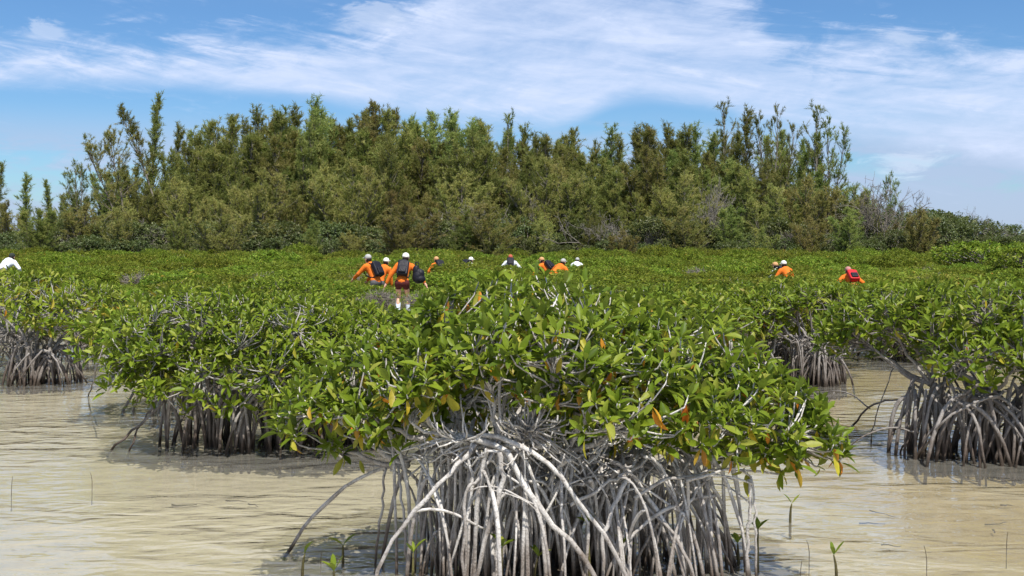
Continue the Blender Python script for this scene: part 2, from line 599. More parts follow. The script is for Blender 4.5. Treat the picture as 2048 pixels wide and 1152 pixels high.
def prop_root(rng, s, f, r0, r1, n=10, wob=0.012, bow=0.6):
    d = f - s
    p1 = s + np.array((d[0] * bow, d[1] * bow, 0.04 * rng.random() - 0.02))
    p2 = np.array((f[0] - d[0] * 0.06, f[1] - d[1] * 0.06, s[2] * rng.uniform(0.45, 0.7)))
    P = bez(s, p1, p2, f, n)
    q = np.linspace(0, 1, n)[:, None]
    P = P + wob * (np.sin(q * rng.uniform(4, 8) + rng.uniform(0, 6, 3)) - np.sin(rng.uniform(0, 6, 3)) * 0) * q + rng.normal(0, wob * 0.22, (n, 3)) * q
    rad = np.linspace(r0, r1, n) * rng.uniform(0.88, 1.14, n)
    return P, rad


LEAF_VARIANTS = []


def leaf_variant_meshes():
    """a shelf of single-leaf meshes shared by all leaves that are objects of their own"""
    if LEAF_VARIANTS:
        return LEAF_VARIANTS
    for tint in np.concatenate([np.linspace(0.06, 0.76, 15), (0.80, 0.83, 0.86, 0.89, 0.93, 0.97, 1.0)]):
        row = []
        for fold, curl in ((0.09, 0.14), (0.13, 0.24), (0.06, -0.06)):
            V, F = leaf_template(0.175, fold, curl)
            row.append(np_mesh('leaf', V, F, 'mangrove_leaf', {'tint': np.full(len(V), tint)}))
        LEAF_VARIANTS.append((tint, row))
    return LEAF_VARIANTS


def detailed_mangrove(name, label, seed, lumps, hubs, feet, n_ros, n_root, leaf_len=0.112, excl=(), zmin=0.3, bare=0,
                      bare_zone=None, n_limb=26, bark='root_bark_pale', hero=(), indiv=300, tint=0.46, yellow=0.035, orange=0.006,
                      root_r=(0.016, 0.009), foot_bias=0.75, group=None, nl=(5, 9), branch='branch_bark', tangle=0, tangle_zone=None):
    """feet: (cx, cy, rx, ry) ellipse in which the prop roots stand"""
    rng = np.random.default_rng(seed)
    cx, cy, frx, fry = feet
    t = thing(name, label, 'mangrove', (cx, cy, 0), 0, group)
    O = np.array((cx, cy, 0.0))
    hubs = np.array(hubs, float)
    P, ax = sample_crown(rng, lumps, n_ros, excl, zmin)
    # --- limbs with twigs
    tips = P
    if bare:
        c, r = bare_zone
        bp = np.array(c) + unit(rng.normal(0, 1, (bare, 3))) * np.array(r) * rng.random((bare, 1))**0.4
        tips = np.vstack([P, bp])
    lab, cen = kmeans(rng, tips, n_limb)
    limbs = {}
    for j in range(n_limb):
        mem = tips[lab == j]
        if not len(mem):
            continue
        h = hubs[((hubs - cen[j])**2).sum(1).argmin()]
        e = h + (cen[j] - h) * 0.86
        p1 = h + (e - h) * 0.35 + rng.normal(0, 0.04, 3) + np.array((0, 0, -0.05))
        p2 = h + (e - h) * 0.72 + rng.normal(0, 0.05, 3)
        limb = bez(h, p1, p2, e, 9) + rng.normal(0, 0.006, (9, 3))
        T = Tubes()
        T.add(limb - O, np.linspace(0.016, 0.007, 9), 6)
        for q in mem:
            k = min(8, max(2, int(((limb - q)**2).sum(1).argmin()) - int(rng.integers(0, 3))))
            s = limb[k]
            dist = np.linalg.norm(q - s)
            tan = unit(limb[min(k + 1, 8)] - limb[k - 1])
            m1 = s + tan * dist * 0.4 + rng.normal(0, 0.015, 3)
            m2 = q + np.array((0, 0, -1)) * dist * 0.3 + rng.normal(0, 0.02, 3)
            T.add(bez(s, m1, m2, q, 6) - O, np.linspace(0.0065, 0.0032, 6), 4)
        limbs[j] = obj('branch', T.mesh('branch', branch), t)
    # --- prop roots, each its own piece
    roots = []
    for pts, r0, r1 in hero:
        roots.append((spline(pts, 14) + rng.normal(0, 0.005, (14, 3)), 0.62 * np.linspace(r0, r1, 14) * rng.uniform(0.88, 1.12, 14)))
    for i in range(n_root):
        a = rng.uniform(0, 2 * math.pi)
        rr = rng.random()**foot_bias
        f = np.array((cx + math.cos(a) * frx * rr, cy + math.sin(a) * fry * rr, -0.28))
        if len(roots) > len(hero) and rng.random() < 0.30:
            Q = roots[rng.integers(len(hero), len(roots))][0]
            s = Q[rng.integers(2, max(3, len(Q) // 2))]
            f = s + np.array((rng.normal(0, 0.11), rng.normal(0, 0.11), 0))
            f[2] = -0.28
        else:
            w = ((hubs[:, :2] - f[:2])**2).sum(1)
            h = hubs[np.argsort(w)[min(len(w) - 1, int(abs(rng.normal(0, 1.6))))]]
            s = h + rng.normal(0, 1, 3) * np.array((0.10, 0.10, 0.08)) + (f - h) * np.array((1, 1, 0)) * rng.uniform(0, 0.35)
        r0 = root_r[0] * rng.uniform(0.55, 1.15)
        roots.append(prop_root(rng, s, f, r0, max(0.005, min(r0, root_r[1] * rng.uniform(0.6, 1.5))), bow=rng.uniform(0.15, 0.62)))
    # bare crossing twigs, each grown from one root towards another
    if tangle:
        c, r = tangle_zone
        allp = np.concatenate([Q for Q, _ in roots])
        allp = allp[(np.abs((allp - np.array(c)) / np.array(r)) < 1).all(1)]
        for k in range(tangle):
            p0 = allp[rng.integers(len(allp))]
            dd = np.linalg.norm(allp - p0, axis=1)
            near = np.where((dd > 0.10) & (dd < 0.36))[0]
            if not len(near):
                continue
            p3 = allp[rng.choice(near)]
            dv = p3 - p0
            p1 = p0 + dv * 0.35 + rng.normal(0, 0.035, 3) + UP * 0.04
            p2 = p0 + dv * 0.7 + rng.normal(0, 0.035, 3) + UP * 0.05
            r0 = rng.uniform(0.004, 0.008)
            obj('bare_twig', Tubes().add(bez(p0, p1, p2, p3, 8) - O, np.linspace(r0, r0 * 0.6, 8), 5).mesh('bare_twig', branch), t)
    for Q, rad in roots:
        obj('prop_root', Tubes().add(Q - O, rad, 6).mesh('prop_root', bark), t)
    # --- leaves
    o, B, L, idx = rosette_leaves(rng, P, ax, nl[0], nl[1], leaf_len)
    tn = leaf_tints(rng, len(o), tint, 0.15, yellow, orange)
    clump = rng.normal(0, 0.07, len(P))[idx]
    gm = tn < 0.77
    tn[gm] = np.clip(tn[gm] + clump[gm], 0, 0.76)
    # old (yellow, orange) leaves hang
    hang = tn > 0.78
    for i in np.where(hang)[0]:
        d = unit(np.array((rng.normal(0, 0.5), rng.normal(0, 0.5), -1.0)))
        x = unit(np.cross(d, unit(rng.normal(0, 1, 3))))
        B[i] = np.stack([x, d, np.cross(x, d)], -1)
        o[i] = o[i] - np.array((0, 0, 0.02))
    # the leaves that show largest become pieces of their own
    ctr = o + B[:, :, 1] * (L * 0.5)[:, None]
    sx = ctr[:, 0] / ctr[:, 1] * FPX
    sy = (EYE - ctr[:, 2]) / ctr[:, 1] * FPX
    face = np.abs((B[:, :, 2] * unit(ctr - np.array((0, 0, EYE)))).sum(1))
    size = L / ctr[:, 1] * (0.35 + face)
    cell = (np.round(sx / 16).astype(int), np.round(sy / 16).astype(int))
    best = {}
    for i, key in enumerate(zip(*cell)):
        if key not in best or ctr[i, 1] < ctr[best[key], 1]:
            best[key] = i
    front = np.array(sorted(best.values()))
    inview = (np.abs(sx[front]) < 1030)
    front = front[inview]
    pick = front[np.argsort(-size[front])][:indiv]
    var = leaf_variant_meshes()
    vt = np.array([v[0] for v in var])
    for i in pick:
        me = var[int(np.abs(vt - tn[i]).argmin())][1][int(rng.integers(3))]
        lo = bpy.data.objects.new('leaf', me)
        C.objects.link(lo)
        lo.parent = limbs[int(lab[idx[i]])]
        M = Matrix([list(B[i][r] * L[i]) + [o[i][r] - O[r]] for r in range(3)] + [[0, 0, 0, 1]])
        lo.matrix_local = M
    rest = np.setdiff1d(np.arange(len(o)), pick)
    tm = leaf_template(0.175, 0.10, 0.16)
    fo = obj('foliage', leaves_mesh('foliage', o[rest] - O, B[rest], L[rest], tn[rest], tm, 'mangrove_leaf'), t)
    fo['kind'] = 'stuff'
    return t


# ------------------------------------------------------------------ setting
def grid_sheet(name, x0, x1, y0, y1, nx, ny, zfun, mat):
    xs = np.linspace(x0, x1, nx) if np.ndim(x0) == 0 else x0
    nx = len(xs)
    ys = np.linspace(y0, y1, ny) if np.ndim(y0) == 0 else y0
    X, Y = np.meshgrid(xs, ys)
    V = np.stack([X, Y, zfun(X, Y)], -1).reshape(-1, 3)
    i = np.arange(len(ys) - 1)[:, None] * nx
    j = np.arange(nx - 1)[None]
    F = np.stack([i + j, i + j + 1, i + nx + j + 1, i + nx + j], -1).reshape(-1, 4)
    return obj(name, np_mesh(name, V, F, mat, smooth=True))


def bed_z(X, Y):
    z = -0.13 + 0.025 * np.sin(X * 0.9 + 1.2 * np.sin(Y * 0.5)) + 0.02 * np.sin(Y * 1.3 + X * 0.4)
    land = np.clip((Y - 64) / 8, 0, 1)
    z = z + land * 0.55
    return np.where(Y > 120, z * 0 + 0.4, z)


ys = np.concatenate([np.linspace(-30, 30, 140), np.linspace(31, 130, 60), np.linspace(150, 3000, 12)])
xs = np.concatenate([np.linspace(-1500, -70, 12), np.linspace(-65, -16, 30), np.linspace(-15, 15, 110), np.linspace(16, 65, 30),
                     np.linspace(70, 1500, 12)])
tag(grid_sheet('ground', xs, None, ys, None, 0, None, bed_z, 'sandy_mud'), kind='structure')
w = grid_sheet('water', -300, 300, -30, 70, 2, 2, lambda X, Y: X * 0, 'shallow_water')
tag(w, kind='structure')


# ------------------------------------------------------------------ people
def ell(bm, c, r, rot=None, seg=14):
    M = Matrix.Translation(Vector(c)) @ (rot.to_4x4() if rot else Matrix.Identity(4)) @ Matrix.Diagonal((r[0], r[1], r[2], 1))
    bmesh.ops.create_uvsphere(bm, u_segments=seg, v_segments=max(6, seg // 2 + 1), radius=1, matrix=M)


def chain(bm, pts, rad, sides=10):
    T = Tubes().add(np.array(pts), np.array(rad), sides)
    V, F = np.concatenate(T.V), np.concatenate(T.F)
    vs = [bm.verts.new(v) for v in V]
    for f in F:
        try:
            bm.faces.new([vs[i] for i in f])
        except ValueError:
            pass
    for p, r in ((pts[0], rad[0]), (pts[-1], rad[-1])):
        ell(bm, p, (r, r, r), seg=10)


def fuse(name, bm, voxel, mat, parent, smooth=4):
    """one continuous skin over the collected volumes"""
    me = bpy.data.meshes.new(name)
    bm.to_mesh(me)
    bm.free()
    tmp = bpy.data.objects.new('tmp', me)
    C.objects.link(tmp)
    md = tmp.modifiers.new('r', 'REMESH')
    md.mode = 'VOXEL'
    md.voxel_size = voxel
    if smooth:
        sm = tmp.modifiers.new('s', 'SMOOTH')
        sm.iterations = smooth
        sm.factor = 0.5
    dg = bpy.context.evaluated_depsgraph_get()
    out = bpy.data.meshes.new_from_object(tmp.evaluated_get(dg))
    bpy.data.objects.remove(tmp)
    bpy.data.meshes.remove(me)
    out.name = name
    out.materials.clear()
    out.materials.append(MATS[mat])
    out.polygons.foreach_set('use_smooth', np.ones(len(out.polygons), dtype=bool))
    return obj(name, out, parent)


def V3(*a):
    return np.array(a, float)


def elbow(s, h, l1, l2, out):
    d = h - s
    L = min(np.linalg.norm(d), (l1 + l2) * 0.995)
    dn = unit(d)
    a = (l1 * l1 - l2 * l2 + L * L) / (2 * L)
    hgt = math.sqrt(max(l1 * l1 - a * a, 1e-6))
    o = unit(out - (out * dn).sum() * dn)
    return s + dn * a + o * hgt, s + dn * L


def person(label, px, d, top_y, yaw=0.0, lean=25, side=0, lh=None, rh=None, shirt='orange_shirt', legs='grey_trousers', cap='white_cap',
           bare_legs=False, pack=None, pack_label=None, knee=0.06, head_turn=0, voxel=0.02, group='people wading through the mangroves', hair=True,
           cap_back=False, socks=False):
    L, S = R(lean), R(side)
    up = unit(V3(math.sin(S), math.sin(L) * math.cos(S), math.cos(L) * math.cos(S)))
    rt = unit(np.cross(unit(V3(0, math.cos(L), -math.sin(L))), up))
    rt = unit(V3(math.cos(S), 0, -math.sin(S)))
    fw = unit(np.cross(up, rt))
    pel = V3(0, -0.30 * math.sin(L), 0.93 - knee)
    chest = pel + up * 0.46
    neck = pel + up * 0.56
    hd = unit(up * 0.55 + V3(0, 0.15, 0.75))
    head = neck + hd * 0.17
    sh = [chest + up * 0.04 + rt * (0.185 * k) for k in (-1, 1)]
    if lh is None:
        lh = V3(-0.30, 0.35, 0.75)
    if rh is None:
        rh = V3(0.30, 0.35, 0.75)
    arms = []
    for k, (s, h) in enumerate(zip(sh, (lh, rh))):
        e, w_ = elbow(s, np.asarray(h, float), 0.30, 0.26, V3((-1, 1)[k] * 0.8, -0.4, -0.35))
        arms.append((s, e, w_))
    hips = [pel + V3(k * 0.095, 0, -0.03) for k in (-1, 1)]
    ank = [V3(-0.12, -0.14, 0.08), V3(0.12, 0.16, 0.08)]
    knees = [(h + a) / 2 + V3(0, 0.07 + knee * 1.1, 0.02) for h, a in zip(hips, ank)]
    ztop = head[2] + 0.145
    x = (px - 1024) / FPX * d
    bz = float(bed_z(np.array(x), np.array(d)))
    want = EYE - (top_y - HOR) / FPX * d - bz
    sc_ = min(1.06, max(0.84, want / ztop))
    t = thing('person', label, 'person', (x, d, bz - 0.01), yaw, group)
    t.scale = (sc_, sc_, sc_)
    # --- body
    bm = bmesh.new()
    ell(bm, pel, (0.16, 0.11, 0.13))
    chain(bm, [pel, pel + up * 0.22, chest], [0.125, 0.115, 0.13], 12)
    ell(bm, chest, (0.18, 0.115, 0.16))
    chain(bm, [chest + up * 0.06, neck, head - hd * 0.03], [0.075, 0.055, 0.05])
    ell(bm, head, (0.078, 0.098, 0.112))
    ell(bm, head + V3(0, 0.035, -0.06), (0.055, 0.06, 0.055))
    ell(bm, head + V3(0, 0.105, -0.02), (0.014, 0.022, 0.022))
    for k in (-1, 1):
        ell(bm, head + V3(k * 0.08, 0, -0.01), (0.012, 0.02, 0.032))
    for k, (s, e, w_) in enumerate(arms):
        chain(bm, [s, (s + e) / 2, e, (e + w_) / 2, w_], [0.055, 0.047, 0.040, 0.036, 0.027])
        hdv = unit(w_ - e)
        sd2 = unit(np.cross(hdv, UP) + 1e-3)
        palm = w_ + hdv * 0.055
        chain(bm, [w_, palm, w_ + hdv * 0.09], [0.026, 0.034, 0.030], 8)
        for q, (off, ln) in enumerate(((-0.030, 0.060), (-0.010, 0.078), (0.011, 0.074), (0.030, 0.056))):
            b0 = w_ + hdv * 0.095 + sd2 * off
            chain(bm, [b0, b0 + hdv * ln * 0.55 - UP * 0.008, b0 + hdv * ln * 0.9 - UP * 0.028], [0.011, 0.010, 0.008], 6)
        tb = w_ + hdv * 0.035 + sd2 * (0.032 if k == 0 else -0.032)
        ts = sd2 * (0.03 if k == 0 else -0.03)
        chain(bm, [tb, tb + ts + hdv * 0.03, tb + ts * 1.2 + hdv * 0.06], [0.013, 0.011, 0.009], 6)
    for h, kn, an in zip(hips, knees, ank):
        chain(bm, [h, (h + kn) / 2, kn, kn * 0.6 + an * 0.4 + V3(0, -0.02, 0), an], [0.085, 0.072, 0.055, 0.056, 0.038])
        chain(bm, [an + V3(0, -0.03, -0.04), an + V3(0, 0.16, -0.055)], [0.04, 0.032])
    fuse('body', bm, min(voxel, 0.012), 'skin', t, 2)
    # --- shirt
    bm = bmesh.new()
    chain(bm, [pel + up * 0.02, pel + up * 0.2, chest], [0.150, 0.140, 0.150], 12)
    ell(bm, pel + up * 0.05, (0.175, 0.128, 0.11))
    ell(bm, chest, (0.20, 0.137, 0.175))
    ell(bm, chest + up * 0.09, (0.13, 0.095, 0.06))
    for s, e, w_ in arms:
        chain(bm, [s, (s + e) / 2, e, (e + w_) / 2, e + (w_ - e) * 0.92], [0.078, 0.070, 0.064, 0.056, 0.048])
    fuse('shirt', bm, voxel, shirt, t, 3)
    # --- trousers or shorts
    bm = bmesh.new()
    ell(bm, pel + V3(0, 0, -0.02), (0.18, 0.132, 0.13))
    for h, kn, an in zip(hips, knees, ank):
        if bare_legs:
            chain(bm, [h, h * 0.76 + kn * 0.24], [0.105, 0.100])
        else:
            chain(bm, [h, (h + kn) / 2, kn, kn * 0.5 + an * 0.5, an + V3(0, 0, 0.03)], [0.105, 0.09, 0.075, 0.072, 0.06])
    fuse('shorts' if bare_legs else 'trousers', bm, voxel, legs, t, 3)
    if socks:
        for kn, an in zip(knees, ank):
            bm = bmesh.new()
            chain(bm, [kn * 0.62 + an * 0.38, kn * 0.4 + an * 0.6, an + V3(0, 0, 0.0)], [0.066, 0.068, 0.054])
            fuse('gaiter', bm, voxel, 'pale_sock', t, 2)
    # --- hair and cap
    if hair:
        bm = bmesh.new()
        ell(bm, head + V3(0, -0.028, -0.012), (0.086, 0.090, 0.105))
        fuse('hair', bm, voxel * 0.7, 'hair', t, 2)
    if cap:
        bm = bmesh.new()
        ell(bm, head + V3(0, -0.004, 0.045), (0.096, 0.114, 0.095))
        ell(bm, head + V3(0, 0.12 if not cap_back else -0.12, 0.028), (0.078, 0.085, 0.012))
        c = fuse('cap', bm, 0.010, cap, t, 1)
    # --- pack on the back: a thing of its own
    if pack:
        Mw = Matrix.Translation((x, d, bz - 0.01)) @ Matrix.Rotation(yaw, 4, 'Z') @ Matrix.Diagonal((sc_, sc_, sc_, 1))
        back = pel + up * 0.28 - fw * 0.23
        fr = Matrix((rt, fw, up)).transposed()
        bp = thing('backpack', pack_label, 'backpack', tuple(Mw @ Vector(back)), 0, 'backpacks worn by the people')
        bp.rotation_euler = (Matrix.Rotation(yaw, 3, 'Z') @ fr).to_euler()
        bp.scale = (sc_, sc_, sc_)
        main, trim = pack
        bm = bmesh.new()
        bmesh.ops.create_cube(bm, size=1, matrix=Matrix.Diagonal((0.29, 0.15, 0.43, 1)))
        ell(bm, (0, 0, 0.19), (0.14, 0.075, 0.08))
        fuse('pack_body', bm, 0.02, main, bp, 8)
        bm = bmesh.new()
        bmesh.ops.create_cube(bm, size=1, matrix=Matrix.Translation((0, -0.085, -0.08)) @ Matrix.Diagonal((0.20, 0.07, 0.20, 1)))
        fuse('pocket', bm, 0.014, trim, bp, 6)
        for k in (-1, 1):
            T = Tubes().add(spline([(k * 0.09, 0.06, 0.20), (k * 0.115, 0.16, 0.29), (k * 0.13, 0.33, 0.24), (k * 0.14, 0.40, 0.05), (k * 0.13, 0.20, -0.16),
                                    (k * 0.12, 0.05, -0.19)], 12), 0.018, 6)
            obj('strap', T.mesh('strap', trim), bp)
    return t, sc_


BLK = ('black_nylon', 'black_nylon')
t_main, s_main = person('person in orange shirt and white cap with black pack, arms spread, bare legs', 806, 28.0, 504, yaw=-0.05, lean=34, side=4,
                        lh=V3(-0.56, 0.10, 0.66), rh=V3(0.66, 0.0, 0.72), legs='dark_trousers', bare_legs=True, socks=True, pack=BLK,
                        pack_label='black backpack on the person with spread arms and white cap', voxel=0.014)
# black carry bag hung from that person's right arm
bx, by = (836 - 1024) / FPX * 27.8, 27.8
bag = thing('carry_bag', 'black bulging bag hanging under the right arm of the person in white cap', 'bag', (bx, by, 0.62))
bm = bmesh.new()
for c, r in (((0, 0, 0.17), (0.155, 0.12, 0.17)), ((0.03, 0, 0.12), (0.17, 0.13, 0.12)), ((-0.05, 0, 0.33), (0.09, 0.08, 0.15)), ((0.06, 0, 0.25), (0.11, 0.10, 0.13))):
    ell(bm, c, r)
fuse('bag_body', bm, 0.018, 'black_nylon', bag, 5)
obj('handle', Tubes().add(spline([(-0.07, 0, 0.42), (-0.07, 0.02, 0.52), (-0.02, 0.03, 0.55), (0.02, 0.02, 0.50), (0.0, 0, 0.40)], 10), 0.014, 6).mesh('handle', 'black_nylon'), bag)

person('person in orange shirt and grey cap turned left, just left of the white-capped one', 745, 29.2, 507, yaw=0.9, lean=30, lh=V3(-0.25, 0.50, 0.95), rh=V3(0.25, 0.48, 0.85),
       cap='grey_cap', pack=BLK, pack_label='dark backpack of the grey-capped person at left', voxel=0.018)
person('person in orange shirt with pale cap standing close behind the grey-capped one', 763, 30.2, 514, yaw=-0.5, lean=28, side=6, lh=V3(-0.26, 0.3, 0.75), rh=V3(0.26, 0.25, 0.62),
       cap='white_cap', voxel=0.018)
person('small orange-shirted person with tan cap right of the black bag', 878, 39, 512, yaw=0.5, lean=44, cap='tan_cap', pack=BLK,
       pack_label='dark backpack of the small orange-shirted person right of the black bag', knee=0.12)
person('small white-shirted person with white cap, leaning right, left of the red-capped one', 933, 43, 513, yaw=-0.7, lean=52, shirt='white_shirt', knee=0.16, pack=BLK,
       pack_label='dark backpack of the small person in white shirt and white cap')
person('white-shirted person with reddish cap in the middle of the field', 1021, 41, 508, yaw=0.0, lean=46, shirt='white_shirt', cap='red_cap', knee=0.12,
       lh=V3(-0.50, 0.25, 0.72), rh=V3(0.50, 0.25, 0.72), pack=BLK, pack_label='dark backpack on the person with reddish cap')
person('orange-shirted person with arm out left of a bending companion', 1093, 38, 513, yaw=0.8, lean=46, knee=0.12, cap='tan_cap', lh=V3(-0.45, 0.35, 0.75),
       pack=BLK, pack_label='dark backpack of the person with arm out, centre right')
person('orange-shirted person in grey cap bending to the right, centre right', 1113, 37, 516, yaw=-0.7, lean=55, side=8, knee=0.16, cap='grey_cap', rh=V3(0.4, 0.4, 0.6))
person('grey-white person, rightmost of the middle group', 1152, 44, 514, yaw=-0.3, lean=52, shirt='white_shirt', cap='grey_cap', knee=0.16)
person('person with white cap and dark hair in orange shirt, left of the red backpack', 1575, 31, 520, yaw=0.3, lean=42, knee=0.10, cap='white_cap', rh=V3(0.44, 0.2, 0.62))
person('person in tan cap half hidden by the white-capped one at right', 1561, 32, 524, yaw=0.5, lean=48, knee=0.14, cap='tan_cap', shirt='white_shirt', pack=BLK,
       pack_label='dark backpack of the tan-capped person at right')
person('person in orange shirt with pinkish cap wearing the red backpack', 1703, 29, 532, yaw=0.05, lean=54, knee=0.20, cap='pink_cap', lh=V3(-0.46, 0.2, 0.60), rh=V3(0.46, 0.2, 0.60),
       pack=('red_nylon', 'black_nylon'), pack_label='red and black backpack on the rightmost person')
person('white-shirted person in dark cap cut off by the left edge', 12, 38, 505, yaw=-0.2, lean=62, knee=0.02, shirt='white_shirt', cap='dark_cap')

# ------------------------------------------------------------------ the near mangroves
D1 = 5.3
front_hero = [
    ([at(790, 930, 5.6), at(730, 950, 5.6), at(660, 1000, 5.65), at(610, 1055, 5.7), on_water(575, 1103), on_water(562, 1125, -0.25)], 0.017, 0.015),
    ([at(900, 868, 5.1), at(960, 885, 5.0), at(1010, 900, 4.95), at(1040, 955, 4.95), at(1090, 1030, 4.95), at(1150, 1090, 4.95), at(1195, 1170, 4.95), at(1215, 1260, 4.95)], 0.026, 0.019),
    ([at(965, 868, 5.0), at(1040, 890, 4.95), at(1105, 935, 4.9), at(1165, 1010, 4.9), at(1225, 1095, 4.9), at(1265, 1180, 4.9), at(1290, 1260, 4.9)], 0.019, 0.015),
    ([at(950, 890, 5.0), at(905, 940, 4.95), at(850, 1000, 4.9), at(790, 1075, 4.9), at(752, 1150, 4.9), at(730, 1250, 4.9)], 0.018, 0.015),
    ([at(1000, 900, 4.9), at(1003, 960, 4.9), at(985, 1040, 4.88), at(955, 1130, 4.88), at(945, 1240, 4.88)], 0.020, 0.015),
    ([at(945, 880, 5.0), at(944, 960, 4.98), at(935, 1060, 4.95), at(930, 1240, 4.95)], 0.012, 0.011),
    ([at(1000, 880, 5.0), at(955, 960, 4.92), at(930, 1000, 4.9), at(925, 1240, 4.9)], 0.014, 0.012),
    ([at(1420, 950, 5.3), at(1380, 1000, 5.2), at(1350, 1090, 5.1), at(1330, 1240, 5.1)], 0.015, 0.013),
    ([at(1240, 900, 5.3), at(1270, 985, 5.2), at(1340, 1060, 5.1), at(1390, 1150, 5.0), at(1430, 1260, 5.0)], 0.013, 0.012),
    ([at(1498, 955, 5.2), at(1499, 1030, 5.2), at(1495, 1100, 5.2), at(1497, 1240, 5.2)], 0.0135, 0.013),
    ([at(1502, 955, 5.2), at(1512, 1030, 5.2), at(1512, 1090, 5.2), at(1514, 1240, 5.2)], 0.009, 0.011),
    ([at(1255, 960, 5.1), at(1215, 1040, 5.0), at(1205, 1110, 5.0), at(1210, 1240, 5.0)], 0.018, 0.014),
    ([at(1140, 1010, 5.1), at(1210, 970, 5.1), at(1260, 945, 5.2), at(1330, 880, 5.3)], 0.014, 0.012),
    ([at(1265, 1000, 5.1), at(1320, 965, 5.1), at(1390, 950, 5.15), at(1450, 940, 5.2), at(1560, 945, 5.2)], 0.015, 0.008),
    ([at(770, 935, 5.5), at(765, 1000, 5.5), at(755, 1080, 5.5), at(748, 1240, 5.5)], 0.011, 0.011),
    ([at(795, 930, 5.4), at(805, 1000, 5.35), at(812, 1090, 5.3), at(812, 1240, 5.3)], 0.012, 0.011),
    ([at(1150, 905, 5.2), at(1145, 990, 5.1), at(1175, 1060, 5.05), at(1160, 1240, 5.0)], 0.014, 0.012),
    ([at(560, 865, 5.5), at(640, 880, 5.5), at(700, 925, 5.5), at(790, 930, 5.5), at(880, 890, 5.4)], 0.006, 0.011),
    ([at(690, 870, 5.4), at(760, 900, 5.45), at(830, 915, 5.4), at(900, 880, 5.3)], 0.006, 0.011),
    ([at(770, 720, 5.0), at(790, 800, 5.0), at(840, 860, 5.05), at(930, 885, 5.1)], 0.007, 0.013),
    ([at(1003, 690, 5.05), at(998, 780, 5.0), at(1000, 860, 5.0), at(992, 900, 5.0)], 0.011, 0.016),
    ([at(1115, 590, 5.5), at(1085, 650, 5.4), at(1050, 720, 5.3), at(1000, 830, 5.2)], 0.007, 0.014),
]
detailed_mangrove(
    'mangrove', 'nearest mangrove with pale tangled prop roots and bare grey branches in front centre', 11,
    lumps=[((0.10, 5.85, 1.00), (0.78, 0.75, 0.44)), ((-0.58, 5.65, 0.86), (0.52, 0.5, 0.30)), ((-0.86, 5.45, 0.74), (0.32, 0.35, 0.18)),
           ((0.72, 5.70, 0.90), (0.62, 0.65, 0.36)), ((1.12, 5.50, 0.76), (0.42, 0.5, 0.25)), ((1.36, 5.30, 0.64), (0.24, 0.28, 0.15)),
           ((0.48, 5.10, 0.86), (0.48, 0.36, 0.25)), ((-0.32, 5.20, 0.98), (0.40, 0.36, 0.20)), ((0.10, 5.10, 1.10), (0.40, 0.38, 0.22)),
           ((0.85, 5.15, 0.74), (0.36, 0.30, 0.18)), ((-0.50, 5.15, 0.78), (0.26, 0.26, 0.17))],
    hubs=[(-0.35, 5.35, 0.66), (-0.08, 5.15, 0.64), (0.25, 5.3, 0.60), (0.55, 5.35, 0.53), (0.88, 5.4, 0.52), (0.2, 5.9, 0.64), (0.8, 5.9, 0.58),
          (-0.3, 5.85, 0.60), (-0.52, 5.5, 0.50), (0.45, 5.6, 0.58)],
    feet=(0.30, 5.45, 0.92, 0.62), n_ros=1560, n_root=370, leaf_len=0.106, zmin=0.44, bare=240,
    bare_zone=((0.05, 5.10, 0.78), (0.62, 0.32, 0.26)),
    excl=[((-0.12, 4.9, 0.74), (0.30, 0.55, 0.24)), ((0.30, 4.9, 0.60), (0.6, 0.5, 0.13))],
    n_limb=34, tangle=170, tangle_zone=((0.30, 5.3, 0.52), (0.95, 0.6, 0.22)), hero=front_hero, yellow=0.10, orange=0.03, branch='root_bark_pale', root_r=(0.0098, 0.0074))

left_hero = [([at(330, 800, 8.7), at(290, 840, 8.65), on_water(225, 900), on_water(210, 915, -0.2)], 0.014, 0.017),
             ([at(310, 810, 8.7), at(280, 850, 8.65), on_water(258, 903), on_water(255, 920, -0.2)], 0.012, 0.014),
             ([at(205, 690, 9.4), at(190, 750, 9.6), on_water(178, 790), on_water(172, 800, -0.2)], 0.011, 0.012)]
detailed_mangrove(
    'mangrove', 'broad leafy mangrove on brown roots left of the pale tangled one', 23,
    lumps=[((-2.60, 9.0, 0.84), (0.66, 0.8, 0.43)), ((-1.85, 9.0, 0.80), (0.7, 0.9, 0.40)), ((-2.92, 8.75, 0.58), (0.34, 0.4, 0.26)),
           ((-1.25, 9.2, 0.74), (0.62, 0.8, 0.34)), ((-2.25, 8.5, 0.56), (0.66, 0.45, 0.28)), ((-1.50, 8.45, 0.54), (0.6, 0.45, 0.28)),
           ((-0.75, 9.2, 0.68), (0.5, 0.7, 0.32))],
    hubs=[(-2.65, 8.7, 0.48), (-2.2, 8.7, 0.52), (-1.75, 8.7, 0.5), (-1.3, 8.8, 0.5), (-2.4, 9.2, 0.5), (-1.5, 9.3, 0.5), (-0.9, 9.1, 0.5)],
    feet=(-1.82, 8.85, 1.10, 0.50), n_ros=1650, n_root=170, leaf_len=0.104, zmin=0.29, n_limb=34, bark='root_bark_brown',
    hero=left_hero, tint=0.49, yellow=0.012, orange=0.001, root_r=(0.015, 0.012), nl=(5, 8))

